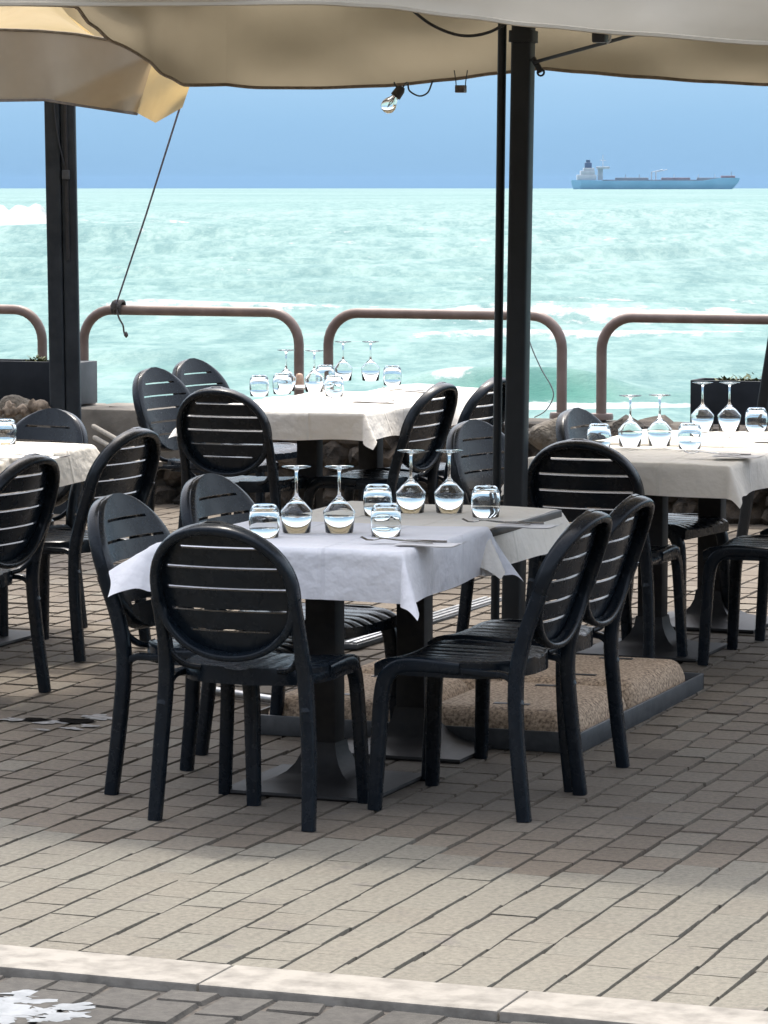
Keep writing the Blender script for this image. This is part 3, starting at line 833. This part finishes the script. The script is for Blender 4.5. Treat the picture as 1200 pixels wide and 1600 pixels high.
# ------------------------------------------------------------------ glasses
def wine_proto():
    prof = [(.0405, 0), (.0415, .0005), (.0478, .054), (.0486, .060), (.0468, .066), (.029, .086), (.011, .104), (.0055, .112), (.0042, .125), (.0042, .180), (.007, .190), (.043, .1965), (.0435, .1985), (.010, .200), (0.0001, .200)]
    inner = [(.0394, .0005), (.0466, .054), (.0474, .060), (.0456, .0655), (.0278, .0855), (.0098, .102), (.0001, .104)]
    mb = MB().lathe([(0.0001, .104)] + inner[::-1][1:] + prof, n=32)
    return mb.build('wine_glass', MAT['glass'], None, smooth=180, weld=True)
def tumbler_proto():
    outer = [(.040, 0), (.0415, .001), (.0455, .030), (.0462, .055), (.0435, .080), (.036, .094), (.030, .0985), (.0001, .0985)]
    inner = [(.0001, .086), (.030, .086), (.040, .076), (.0440, .055), (.0434, .030), (.0388, .0005)]
    return MB().lathe(inner + outer, n=32).build('tumbler', MAT['glass'], None, smooth=180, weld=True)
WG, TG = wine_proto(), tumbler_proto(); used = {'w': 0, 't': 0}
def glass(kind, px, pytop, ztable, label, group, sc=1.0):
    hgt = (.20 if kind == 'w' else .0985) * sc
    p = at_z(px, pytop, ztable + hgt)
    src = WG if kind == 'w' else TG
    o = src if not used[kind] else src.copy()
    if used[kind]: COL.objects.link(o)
    used[kind] = 1
    o.location = (p.x, p.y, ztable); o.scale = (sc, sc, sc); o.rotation_euler = (0, 0, random.uniform(0, 6))
    tag(o, label, 'glass', group)
ZT1 = .7515 + .006
g1 = 'upturned glasses on the front table'
glass('w', 463, 728, ZT1 + .003, 'upturned wine glass, leftmost on the front table', g1)
glass('w', 530, 728, ZT1 + .003, 'upturned wine glass second from the left on the front table', g1)
glass('w', 642, 703, ZT1, 'upturned wine glass behind the front tumblers, third from the left on the front table', g1)
glass('w', 702, 703, ZT1, 'upturned wine glass between the third one and the tumbler by the pole', g1)
glass('t', 413, 788, ZT1 + .003, 'upturned tumbler at the left edge of the front table by a tilted chair back', g1)
glass('t', 590, 757, ZT1, 'upturned tumbler at the back of the middle of the front table', g1)
glass('t', 603, 787, ZT1, 'upturned tumbler nearest the viewer in the middle of the front table', g1)
glass('t', 759, 759, ZT1, 'upturned tumbler at the foot of the thick pole on the front table', g1)
z3 = .7515 + .006 + ground_z(13.2)
g3 = 'upturned glasses on the right-hand table'
glass('w', 985, 617, z3, 'upturned wine glass, leftmost on the right-hand table', g3)
glass('w', 1031, 616, z3, 'upturned wine glass just right of the leftmost one on the right-hand table', g3)
glass('w', 1098, 597, z3, 'upturned wine glass before the left part of the dark planter', g3)
glass('w', 1140, 597, z3, 'upturned wine glass before the middle of the dark planter', g3)
glass('t', 936, 662, z3, 'upturned tumbler at the left end of the right-hand table, behind a chair back', g3)
glass('t', 1078, 661, z3, 'upturned tumbler below the left planter edge on the right-hand table', g3)
glass('t', 1182, 637, z3, 'upturned tumbler on the right-hand table, cut by the right edge', g3)
z2 = .7515 + .006 + .05
g2 = 'upturned glasses on the table by the sea wall'
for px, py, l in ((447, 546, 'left of the railing end'), (491, 547, 'between the two railing ends'), (536, 533, 'right of the railing end'), (579, 533, 'farthest right of the row by the sea')):
    glass('w', px, py, z2, 'faint wine glass on the sea wall table, ' + l, g2)
for px, py, l in ((405, 586, 'leftmost of its row'), (441, 583, 'beside the salt cellar'), (508, 570, 'behind the plate'), (522, 586, 'in front of the row of wine glasses'), (613, 571, 'farthest right of its row')):
    glass('t', px, py, z2, 'upturned tumbler on the sea wall table, ' + l, g2)
z4 = .7515 + .006 + ground_z(12)
glass('t', 8, 655, z4, 'upturned tumbler on the left table, cut by the left edge of the photo', 'upturned glasses on the left table')

# salt cellar and plate on the sea wall table
p = at_z(468, 604, z2)
o = MB().lathe([(.0001, 0), (.022, 0), (.024, .01), (.019, .05), (.014, .062), (.0001, .066)], n=20).build('salt_cellar', speckle('terracotta', (.42, .27, .18), (.55, .38, .28), 40, .6))
o.location = p; tag(o, 'small tan salt cellar on the sea wall table beside the tumblers', 'salt cellar')
p = at_z(478, 608, z2)
o = MB().lathe([(.0001, .003), (.05, .003), (.085, .014), (.088, .013), (.06, 0), (.0001, 0)], n=28).build('plate', speckle('white_china', (.74, .74, .74), (.8, .8, .8), 10, .2))
o.location = (p.x, p.y, z2 + .001); tag(o, 'small white plate under the salt cellar on the sea wall table', 'plate')

# ------------------------------------------------------------------ cutlery and napkins
def fork_mesh():
    mb = MB()
    pts = smooth_path([(-.105, 0, .003), (-.05, 0, .006), (0, 0, .008), (.035, 0, .012), (.055, 0, .011)], 4); n_ = len(pts)
    mb.sweep(pts, [.013 - .006 * min(1, k / n_ * 1.3) for k in range(n_)], .003, n=10)
    mb.sweep([(.052, 0, .011), (.062, 0, .0085), (.072, 0, .007)], [.008, .024, .025], .0025, n=10)
    for y in (-.0105, -.0035, .0035, .0105):
        mb.sweep([(.070, y, .007), (.09, y, .0075), (.108, y, .016)], [.0036, .0034, .002], .002, n=6)
    return mb
def knife_mesh():
    mb = MB(); mb.sweep(smooth_path([(-.11, 0, .004), (-.04, 0, .005), (.01, 0, .005)], 4), [.012, .0125, .013, .013, .012, .011, .0105, .010, .010], .006, n=10)
    mb.sweep(smooth_path([(.008, 0, .006), (.03, 0, .008), (.09, 0, .012), (.112, .004, .014)], 4), [.010, .014, .017, .018, .018, .019, .019, .019, .018, .017, .014, .010, .005], .0018, n=8)
    return mb
FK = fork_mesh().build('fork', MAT['cutlery'], None, smooth=50); KN = knife_mesh().build('knife', MAT['cutlery'], None, smooth=50)
NP = MB().grid(lambda u, v: (-.10 + .2 * u, -.055 + .11 * v, .0015 + .0018 * math.sin(7 * u + 2 * v) * math.sin(3 * v + 1) + .010 * max(0, u - .86) * 7), 24, 12)
n0 = len(NP.v); NP.add([(x, y, z + .003) for x, y, z in NP.v], [f[::-1] for f in NP.f]); NAP = NP.build('napkin', MAT['napkin'], None, smooth=180)
fst = {'f': 1}
def setting(px, py, zt, where, grp):
    p = at_z(px, py, zt); a = PI + R(8)
    for (src, off, lab, cat, da) in ((FK, (-.03, .005), 'steel fork lying tines up ' + where, 'fork', 0), (KN, (-.005, .038), 'steel knife beside the fork ' + where, 'knife', R(3)), (NAP, (.075, .015), 'folded white paper napkin under the cutlery ' + where, 'napkin', 0)):
        o = src if fst.get(src.name, 1) else src.copy()
        if not fst.get(src.name, 1): COL.objects.link(o)
        fst[src.name] = 0
        dz = .0005 if src is NAP else .005
        q = Vector((p.x, p.y, zt)) + Vector((off[0], off[1], dz)); o.location = q; o.rotation_euler = (0, 0, a + da if src is not NAP else R(6)); tag(o, lab, cat, grp)
setting(635, 852, ZT1 + .004, 'at the near right of the bright white cloth', 'cutlery settings')
setting(790, 823, ZT1, 'at the far right of the front table', 'cutlery settings')
setting(1125, 714, z3, 'at the near right of the right-hand table', 'cutlery settings')
setting(1190, 691, z3, 'at the right edge on the right-hand table', 'cutlery settings')
setting(560, 628, z2, 'on the near half of the sea wall table', 'cutlery settings')
setting(640, 612, z2, 'on the far half of the sea wall table', 'cutlery settings')
setting(35, 716, z4, 'on the left table', 'cutlery settings')

# ------------------------------------------------------------------ umbrella base with four slabs
ctr = on_ground(800, 1092); cx, cy = ctr.x, ctr.y
gz = ground_z(cy)
nr_ = at_z(903, 1180, 0); fr_ = at_z(1102, 1080, 0)
bx1 = (nr_.x + fr_.x) / 2; by0, by1 = nr_.y, fr_.y
bx0 = bx1 - 1.15
bc = ((bx0 + bx1) / 2, (by0 + by1) / 2); W_, L_ = bx1 - bx0, by1 - by0
ub = thing('umbrella_base', 'dark steel tray holding four pebbled slabs on the paving under the thick pole', 'umbrella base', (bc[0], bc[1], ground_z(bc[1])))
fr = MB()
for s in (-1, 1):
    fr.box((0, s * (L_ / 2 - .02), .033), (W_, .012, .066), bev=.003); fr.box((s * (W_ / 2 - .006), 0, .0325), (.012, L_ - .026, .065), bev=.004)
fr.box((0, 0, .012), (W_ - .09, L_ - .09, .016))
fr.build('tray', MAT['frame_metal'], ub)
for sx in (-1, 1):
    for sy in (-1, 1):
        w2, l2 = (W_ - .05) / 2, (L_ - .05) / 2
        def slab(u, v, w2=w2, l2=l2):
            x = (u - .5) * 2; y = (v - .5) * 2
            hx, hy = w2 / 2 - .016, l2 / 2 - .016
            ex = max(0, abs(x) - .76) / .24; ey = max(0, abs(y) - .76) / .24
            e2 = min(1, math.hypot(ex, ey))
            z = .098 - .092 * (1 - math.sqrt(max(0, 1 - e2 ** 2.2)))
            X, Y = x * hx, y * hy
            if math.hypot(ex, ey) > 1:
                k = 1 / math.hypot(ex, ey); X = math.copysign((.76 + .24 * ex * k) * hx, x); Y = math.copysign((.76 + .24 * ey * k) * hy, y)
            return (X, Y, z)
        mbs = MB().grid(slab, 56, 56)
        s_ = mbs.build('slab', MAT['pebble'], ub, smooth=60); s_.location = (sx * w2 / 2, sy * l2 / 2, .026)
        sl2 = MB()
        for yy in (-.3, .3): sl2.box((.02 * sx, yy * l2, .0985), (.12, .03, .004), .04 * sx, .0018)
        sl2.build('hand_slot', MAT['black'], s_)  # flat black insets paint the shade inside the slots

# ------------------------------------------------------------------ big square umbrella over the front tables
UC = (cx, cy); HF = 2.0
um = thing('patio_umbrella', 'big beige square patio umbrella on a thick dark pole over the front tables', 'umbrella', (cx, cy, gz))
topp = at_d(818, 46, 12.05)
pole_top = Vector((topp.x, topp.y, topp.z)) - Vector((cx, cy, gz))
slope = pole_top / pole_top.z
MB().sweep([slope * .1, slope * 1.2, slope * 2.9], .072, .072, up=(0, 1, 0), n=16, pw=6).build('pole', MAT['pole'], um, smooth=50)
MB().sweep([slope * (pole_top.z - .045), slope * (pole_top.z - .005)], .088, .088, up=(0, 1, 0), n=16, pw=6).build('collar', MAT['pole'], um, smooth=50)
ZE, ZA = 2.56, 3.05
def roof(u, v):
    x = -HF + 2 * HF * u; y = -HF + 2 * HF * v
    m_ = max(abs(x), abs(y)) / HF; dgn = min(abs(x), abs(y)) / max(1e-6, max(abs(x), abs(y)))
    return (x, y, ZE + (ZA - ZE) * (1 - m_) - .07 * (1 - dgn ** 2) * m_ * (1 - m_) * 4 * .6 - gz)
CRD = .32
def rnd(x, y):
    c = HF - CRD
    if abs(x) > c and abs(y) > c:
        dx, dy = abs(x) - c, abs(y) - c; L = math.hypot(dx, dy)
        k = max(dx, dy) / L if L > 1e-9 else 1
        x, y = math.copysign(c + dx * k, x), math.copysign(c + dy * k, y)
    return x, y
def interp(tab, t):
    if t <= tab[0][0]: return tab[0][1]
    for (a, va), (b_, vb_) in zip(tab[:-1], tab[1:]):
        if t <= b_:
            k = (t - a) / (b_ - a); k = k * k * (3 - 2 * k) * .5 + k * .5
            return va + (vb_ - va) * k
    return tab[-1][1]
roof_ = roof
def roof(u, v):
    p = roof_(u, v); x, y = rnd(p[0], p[1]); return (x, y, p[2])
MB().grid(roof, 48, 48).build('canopy', MAT['canvas'], um, smooth=50)
def val_side(axis, sgn, pix, ends, name='valance', mat='canvas', amp=.012):
    # pix: pixels along the hem; ends: hem height at both ends
    tab = []
    for px, py in pix:
        p = at_Y(px, py, cy + sgn * HF) if axis == 'y' else at_X(px, py, cx + sgn * HF)
        tab.append((((p.x - cx) if axis == 'y' else (p.y - cy)), p.z))
    tab.sort()
    tab = [(-HF, ends[0] if ends[0] else tab[0][1])] + [q for q in tab if -HF < q[0] < HF] + [(HF, ends[1] if ends[1] else tab[-1][1])]
    def fn(u, v):
        s = -HF + 2 * HF * u; zb = interp(tab, s); ztop = ZE
        z = ztop + (zb - ztop) * v
        tp_ = 1 - (abs(s) / HF) ** 6
        o = sgn * (HF + tp_ * (amp * math.sin(s * 7 + 1.3) * v + amp * .6 * math.sin(s * 17 + 2) * v * v + .02 * v))
        o += tp_ * sgn * 4 * v * (1 - v) * (.045 * math.sin(2.9 * s + 2.6 * v + .6) + .022 * math.sin(6.3 * s - 3.1 * v))
        x_, y_ = rnd(s, o) if axis == 'y' else rnd(o, s)
        return (x_, y_, z - gz)
    ob = MB().grid(fn, 110, 12).build(name, MAT[mat], um, smooth=180)
    # stitched hem
    hem = [fn(k / 110, 1) for k in range(111)]
    MB().sweep(hem, .012, .014, n=6).build('hem', MAT['binding'] if sgn > 0 or axis == 'x' else MAT['canvas_pale'], ob, smooth=60)
    return tab
FAR = [(296, 134), (330, 137), (400, 137), (500, 137), (600, 134), (700, 124), (770, 114), (845, 107), (900, 112), (1000, 120), (1100, 127), (1200, 132)]
NEAR = [(-200, 6), (0, 7), (150, 7), (330, 6), (500, 5), (600, 10), (720, 25), (840, 40), (990, 53), (1200, 68), (1350, 76)]
LEFT = [(293, 133), (262, 118), (236, 96), (190, 66), (150, 38), (130, 10)]
val_side('y', -1, NEAR, (None, None), mat='canvas_pale')
ft_ = val_side('y', 1, FAR, (None, None), mat='canvas')
val_side('x', -1, LEFT, (2.36, ft_[0][1]), mat='canvas')
val_side('x', 1, [], (2.30, 2.25)) if False else None
def right_val(u, v):
    s = -HF + 2 * HF * u; z = ZE + (2.26 - ZE) * v
    x_, y_ = rnd(HF, s)
    return (x_, y_, z - gz)
MB().grid(right_val, 60, 8).build('valance', MAT['canvas'], um, smooth=180)
apex = slope * (ZA - gz - .02)
for a in range(8):
    ex, ey = [(1, 0), (1, 1), (0, 1), (-1, 1), (-1, 0), (-1, -1), (0, -1), (1, -1)][a]
    e_ = Vector((*[q * .90 for q in rnd(ex * HF, ey * HF)], ZE - gz + .005))
    MB().sweep([apex, apex.lerp(e_, .5) - Vector((0, 0, .035)), e_], .022, .030, n=8, pw=4).build('rib', MAT['pole'], um, smooth=50)
sl = at_d(836, 97, 12.0) - Vector((cx, cy, gz)); e2 = at_d(1003, 51, 11.35) - Vector((cx, cy, gz))
MB().sweep([sl, sl.lerp(e2, 1.25)], .009, .012, n=8, pw=4).build('strut', MAT['pole'], um, smooth=50)
p = at_d(845, 113, 12.0) - Vector((cx, cy, gz))
hk = MB().sweep([p + Vector((-.03, 0, .05)), p + Vector((-.01, 0, .02)), p], .014, .02, n=8)
hk.sweep([p + Vector((.012 * math.cos(a_), 0, .012 * math.sin(a_))) for a_ in [2 * PI * k / 12 for k in range(12)]], .007, .007, up=(0, 1, 0), n=6, closed=True)
hk.build('hook', MAT['pole'], um)

# thin pole beside it, standing behind the front tables
a = on_ground(772, 1085); bq = at_d(785, 33, (a - EYE).dot(HFW))
tp = thing('thin_pole', 'thin dark pole standing just left of the thick umbrella pole', 'pole', a)
top_ = bq - a; e3 = top_ * 1.04
MB().sweep([(0, 0, 0), e3 * .5, e3], .031, .031, up=(0, 1, 0), n=14, pw=2).build('tube', MAT['pole'], tp, smooth=60)
MB().lathe([(.0001, .02), (.05, .02), (.055, .012), (.055, 0)], n=20).build('foot_plate', MAT['pole'], tp)

# lamp cable under the canopy
def cable(name, pix, d, r_, label, cat, mat='black', res=6):
    P = smooth_path([at_d(px, py, dd if (dd := d) else d) for px, py in pix], res); o0 = P[0]
    o = MB().sweep([p - o0 for p in P], r_, r_, up=(0, 1, 0.01), n=8, pw=2).build(name, MAT[mat], None, smooth=60)
    o.location = o0; return tag(o, label, cat)
cable('cable', [(640, 12), (670, 36), (705, 52), (735, 56), (765, 50), (792, 36)], 11.9, .011, 'black cable sagging under the canopy, left of the thin pole', 'cable')
# floodlight
p = at_d(938, 58, 10.9)
fl = thing('floodlight', 'small black floodlight box under the near canopy edge, right of the thick pole', 'lamp', p)
MB().box((0, 0, 0), (.042, .05, .034), bev=.004).build('body', MAT['black'], fl)
MB().sweep([(.022, 0, -.02), (.032, 0, -.012), (.034, 0, .03), (.02, 0, .075)], .006, .010, up=(0, 1, 0), n=8).build('bracket', speckle('grey_bracket', (.35, .35, .34), (.45, .45, .44), 30, .5), fl)
# string light
DL = (Vector((cx, cy + HF, 2)) - EYE).dot(HFW) + .15
def lamp_pts(pix): return [at_d(px, py, DL) for px, py in pix]
p0 = at_d(622, 145, DL)
sl_ = thing('string_light', 'clear bulb in a black holder hanging from the far canopy hem', 'light bulb', p0)
ax = (at_d(611, 160, DL) - p0).normalized()
q = ax.to_track_quat('Z', 'Y').to_matrix().to_4x4()
MB().lathe([(.0001, -.03), (.012, -.03), (.02, -.015), (.022, .018), (.020, .02), (.0001, .02)], n=20, M=q).build('holder', MAT['black'], sl_)
bulb = MB().lathe([(.014, .018), (.017, .03), (.026, .045), (.031, .062), (.028, .08), (.016, .092), (.0001, .095)], n=24, M=q).build('bulb', MAT['glass'], sl_, smooth=180)
MB().sweep([ax * .02, ax * .05 + Vector((.004, 0, 0)), ax * .07, ax * .05 - Vector((.004, 0, 0)), ax * .02], .003, .003, n=6).build('filament', MAT['cutlery'], bulb)
P = smooth_path([p - p0 for p in lamp_pts([(616, 128), (618, 134), (627, 139), (633, 131), (637, 130), (640, 142), (655, 150), (668, 145), (674, 132), (676, 126)])], 5)
MB().sweep(P, .007, .007, up=(0, 1, 0.01), n=8, pw=2).build('wire', speckle('green_wire', (.02, .03, .03), (.04, .05, .05), 20, .5), sl_, smooth=60)
p0 = at_d(720, 139, DL)
jb = thing('junction_box', 'tiny dark square lamp socket hung on two wires from the far canopy hem', 'lamp socket', p0)
MB().box((0, 0, 0), (.040, .035, .030), bev=.003).build('body', speckle('rusty_socket', (.03, .025, .022), (.10, .075, .06), 60, .6), jb)
for dx in (-.021, .021): MB().sweep([(dx * .9, 0, 0), (dx, 0, .03), (dx * 1.35, 0, .075)], .004, .004, up=(0, 1, 0), n=6).build('wire', MAT['black'], jb)

# ------------------------------------------------------------------ left awning
DA = 16.5
aw = thing('canvas_awning', 'weathered tan awning at the upper left with a grey-brown flap and pointed corner', 'awning', (0, 0, 0))
top_pix = [(-260, 44), (-120, 45), (0, 46), (60, 48), (120, 53), (190, 66), (238, 98)]
bot_pix = [(-260, 156), (-120, 157), (0, 157), (70, 156), (120, 164), (180, 173), (214, 178)]
def pl(pix, t):
    t *= len(pix) - 1; i = min(int(t), len(pix) - 2); k = t - i
    return (pix[i][0] + (pix[i + 1][0] - pix[i][0]) * k, pix[i][1] + (pix[i + 1][1] - pix[i][1]) * k)
def flap(u, v):
    a = pl(top_pix, u); b_ = pl(bot_pix, u)
    px, py = a[0] + (b_[0] - a[0]) * v, a[1] + (b_[1] - a[1]) * v
    # the lower right part is folded back along a diagonal crease
    cr_ = (py - 88) - (232 - px) * .46
    fold = max(0, cr_) / 100.0 if px > 60 else max(0, cr_ - (60 - px)) / 100
    dd = DA + .25 * (1 - u) * 0 + .04 * math.sin(u * 19) * v + .35 * min(.5, fold)
    return at_d(px, py, dd)
fo = MB().grid(flap, 80, 20).build('flap', MAT['canvas_old'], aw, smooth=180)
hem = [flap(k / 80, 1) for k in range(81)]
MB().sweep(hem, .014, .014, n=6).build('hem', speckle('grey_binding', (.12, .10, .08), (.18, .15, .12), 30, .8), fo, smooth=60)
rim = [flap(k / 80, 0) for k in range(81)]
MB().sweep(rim, .012, .014, n=6).build('seam', speckle('brown_seam', (.10, .075, .045), (.16, .12, .07), 30, .8), fo, smooth=60)
# corner piece with light coming through: goes from the flap edge back to the guy rope
e_top = [(238, 98), (262, 118), (297, 133)]
e_bot = [(213, 176), (243, 192), (285, 168)]
def corner(u, v):
    a = pl(e_top, u); b_ = pl(e_bot, u)
    px, py = a[0] + (b_[0] - a[0]) * v, a[1] + (b_[1] - a[1]) * v
    d0 = DA + .18; dd = d0 + .55 * u + .04 * math.sin(u * PI) + .03 * math.sin(5 * v + 6 * u)
    return at_d(px, py, dd)
MB().grid(corner, 24, 20).build('corner_flap', MAT['canvas_sunlit'], aw, smooth=180)
# near slope of its roof, rising behind the flap, and the far slope
def slope_fn(u, v):
    a = pl(top_pix, u); p = at_d(a[0], a[1], DA); q = p + HFW * 1.7 + RGT * (-.9 * u + .2); q.z = p.z + .42
    r = p.lerp(q, v); r.z -= .10 * math.sin(PI * v) * (.5 + .5 * math.sin(u * 9)); return r
MB().grid(slope_fn, 60, 16).build('roof', MAT['canvas_sunlit'], aw, smooth=180)
def slope_back(u, v):
    p = slope_fn(u, 1); q = p + HFW * 1.8 + RGT * (.4 * u); q.z = p.z - .35
    return p.lerp(q, v)
MB().grid(slope_back, 60, 10).build('roof', MAT['canvas_sunlit'], aw, smooth=180)

# double post under it
pb = at_d(106, 795, 18.4); pb.z = ground_z(pb.y)
tz = at_d(96, 120, 18.4).z
dp = thing('double_post', 'dark blue-grey double timber post at the left, holding up the awning', 'post', pb)
lean = (at_d(96, 160, 18.4) - at_d(105, 640, 18.4)); lean = lean / lean.z
topz = tz - pb.z + .1
rv = RGT
for s, w_, col in ((-1, .082, MAT['wood']), (1, .078, MAT['wood'])):
    o0 = rv * (s * .041)
    MB().sweep([o0, o0 + lean * topz * .5, o0 + lean * topz], w_, .09 if s < 0 else .075, up=tuple(HFW), n=16, pw=8).build('timber', col, dp, smooth=50)
o0 = rv * .030 - HFW * .045 
MB().sweep([o0 + lean * 1.35, o0 + lean * (topz - .05)], .018, .012, up=tuple(HFW), n=8, pw=5).build('slot_strip', MAT['black'], dp)
MB().box(tuple(rv * .028 - HFW * .055 + lean * 1.80), (.04, .03, .05), YAW, .006).build('latch', MAT['frame_metal'], dp)
wp = smooth_path([rv * -.035 - HFW * .052 + lean * (topz - .05), rv * -.02 - HFW * .054 + lean * (topz - .35), rv * .02 - HFW * .054 + lean * 1.85], 6)
MB().sweep(wp, .008, .008, up=tuple(HFW), n=6, pw=2).build('wire', MAT['black'], dp)

# guy rope from the awning corner to the railing
pa = at_d(281, 168, DA + .7); pr = at_Y(181, 477, RY - .03)
gr = thing('guy_rope', 'thin blue-grey guy rope running from the awning corner down to the railing', 'rope', pr)
MB().sweep([(0, 0, 0), (pa - pr) * .5 - Vector((0, 0, .015)), pa - pr], .0105, .0105, up=(0, 1, 0), n=8, pw=2).build('line', MAT['rope'], gr, smooth=60)
kn = MB()
for k in range(4):
    kn.sweep([Vector((-.02 + .014 * k + .006 * math.sin(a_), .03 + .036 * math.cos(a_), -.012 + .036 * math.sin(a_))) for a_ in [2 * PI * j / 16 for j in range(16)]], .016, .016, up=(1, 0, 0), n=8, pw=2, closed=True)
kn.ico((0, -.012, 0), .026, 2, .25, (1, .8, 1.1), 0, 3)
kn.build('knot', speckle('dark_rope', (.05, .045, .045), (.10, .09, .085), 150, .9), gr, smooth=60)
tl = smooth_path([at_Y(px, py, RY - .05) - pr for px, py in ((182, 483), (186, 497), (192, 508), (194, 520), (197, 523))], 5)
MB().sweep(tl, .010, .010, up=(0, 1, 0), n=8, pw=2).ico(tl[-1], .016, 1, .2).build('rope_end', speckle('dark_rope_end', (.05, .045, .045), (.10, .09, .085), 150, .9), gr, smooth=60)
# loose wire by the thick pole
Pw = smooth_path([at_Y(px, py, RY - .1) for px, py in ((822, 500), (828, 535), (845, 575), (862, 605), (864, 622), (852, 642), (835, 652))], 6)
o = MB().sweep([p - Pw[0] for p in Pw], .007, .007, up=(0, 1, 0), n=6, pw=2).build('loose_wire', speckle('grey_wire', (.14, .17, .17), (.2, .22, .22), 30, .6), None, smooth=60)
o.location = Pw[0]; tag(o, 'loose thin grey wire hanging behind the thick pole before the green wave', 'wire')

# ------------------------------------------------------------------ planters
def planter(pxa, pxb, pyt, pyb, Y, label, plants, end=False):
    a = at_Y(pxa, pyb, Y); b_ = at_Y(pxb, pyb, Y); zt = at_Y(pxb, pyt, Y).z; zb = a.z
    t = thing('planter', label, 'planter', (a.x, Y, zb))
    L = b_.x - a.x; hh = zt - zb; dpt = .22
    bx = MB()
    bx.box((L / 2, .01, hh / 2), (L, .02, hh), bev=.004).box((L / 2, dpt - .01, hh / 2), (L, .02, hh), bev=.004)
    bx.box((.01, dpt / 2, hh / 2), (.02, dpt - .042, hh), bev=.003).box((L / 2, dpt / 2, .012), (L - .05, dpt - .05, .02))
    if not end: bx.box((L - .01, dpt / 2, hh / 2), (.02, dpt - .042, hh), bev=.003)
    bx.build('box', MAT['planter'], t)
    if end: 
        MB().box((L + .035, dpt / 2, hh / 2), (.11, dpt, hh), bev=.004).build('end_panel', MAT['planter_lit'], t)
    MB().box((L / 2, dpt / 2, hh - .03), (L - .05, dpt - .05, .02)).build('soil', MAT['stone'], t)
    for (px, s) in plants:
        xx = at_Y(px, pyt, Y).x - a.x; pm = MB(); rr = random.Random(px)
        for k in range(46):
            an = rr.uniform(0, 6.28); rad = rr.uniform(.01, s); ln = rr.uniform(.02, .05); hz = hh - .02 + rr.uniform(0, s * .6) * (1.2 - rad / s)
            c = Vector((xx + rad * math.cos(an), dpt / 2 + rad * .6 * math.sin(an), hz))
            d1 = Vector((math.cos(an), math.sin(an), rr.uniform(.1, 1.0))).normalized() * ln; d2 = Vector((-math.sin(an), math.cos(an), rr.uniform(-.3, .3))) * ln * .28
            pm.add([c, c + d1 * .5 + d2, c + d1, c + d1 * .5 - d2], [(0, 1, 2, 3)])
        pm.build('plant', MAT['leaf'], t, smooth=0)
planter(-180, 103, 566, 625, WALL_Y + .06, 'long dark planter with a lit end, on the wall behind the double post', [(40, .06), (55, .05)], True)
planter(1078, 1330, 599, 662, WALL_Y - .55, 'dark planter with small dry plants at the right, behind upturned glasses', [(1126, .035), (1146, .06), (1172, .08)])
# leaning board right of the planter
pa = at_Y(1189, 650, 16.2); pc = at_Y(1212, 505, 16.2); v_ = pc - pa
o = MB().sweep([v_ * ((.05 - pa.z) / v_.z), Vector((0, 0, 0)), v_, v_ * 1.3], .05, .05, up=(0, 1, 0), n=12, pw=4).build('leaning_pole', MAT['pole'], None, smooth=50)
o.location = pa; tag(o, 'dark leaning pole at the right edge of the photo, beside the dark planter', 'pole')

# ------------------------------------------------------------------ steel bits lying on the paving
a = on_ground(540, 1016); bq = on_ground(772, 936)
dr = thing('drain_channel', 'shiny steel drain strip set along the paving behind the front table', 'drain', ((a.x + bq.x) / 2, (a.y + bq.y) / 2, ground_z((a.y + bq.y) / 2)))
LL = (bq - a).length; rz_ = math.atan2(bq.y - a.y, bq.x - a.x)
MB().box((0, 0, .004), (LL, .10, .02), rz_, .003).build('channel', MAT['frame_metal'], dr)
gm = MB(); nrm = Vector((-math.sin(rz_), math.cos(rz_), 0))
for s in (-1, 0, 1): gm.box(tuple(nrm * .033 * s + Vector((0, 0, .017))), (LL - .02, .018, .01), rz_, .002)
gm.build('grating', MAT['steel'], dr)
a = on_ground(318, 1083); bq = on_ground(470, 1108)
o = MB().sweep([(0, 0, .016), ((bq - a).x, (bq - a).y, .016)], .028, .028, n=12, pw=2).build('steel_tube', MAT['steel'], None, smooth=60)
o.location = a; tag(o, 'thin steel tube lying on the paving under the nearest chair', 'tube')

for (x0, y0, x1, y1, lab) in ((146, 666, 192, 692, 'upper of two pale slanting bars between the left table and the grey coping'), (148, 684, 180, 702, 'lower of two pale slanting bars between the left table and the grey coping')):
    a = at_d(x0, y0, 16.6); bq = at_d(x1, y1, 16.1)
    e_ = a + (bq - a) * 2.2
    o = MB().sweep([(0, 0, 0), e_ - a], .022, .022, n=10, pw=3).build('wooden_bar', speckle('pale_wood', (.17, .15, .12), (.27, .24, .19), 20, .7), None, smooth=50)
    o.location = a; tag(o, lab, 'bar')

# ------------------------------------------------------------------ sea air
def haze():
    c = MB(); hx, hy, z0, z1 = 14000, 14500, -34.0, 46.0
    c.box((-4000, 5000, (z0 + z1) / 2), (hx * 2, hy * 2, z1 - z0))
    m = bpy.data.materials.new('sea_air'); m.use_nodes = True; n = m.node_tree; n.nodes.clear()
    o = n.nodes.new('ShaderNodeOutputMaterial'); v = n.nodes.new('ShaderNodeVolumePrincipled')
    v.inputs['Color'].default_value = (.22, .38, .58, 1); v.inputs['Density'].default_value = HAZE; v.inputs['Anisotropy'].default_value = .2
    n.links.new(v.outputs[0], o.inputs['Volume'])
    b = c.build('haze', m, None, smooth=0); b['kind'] = 'stuff'
HAZE = 2.4e-5
haze()
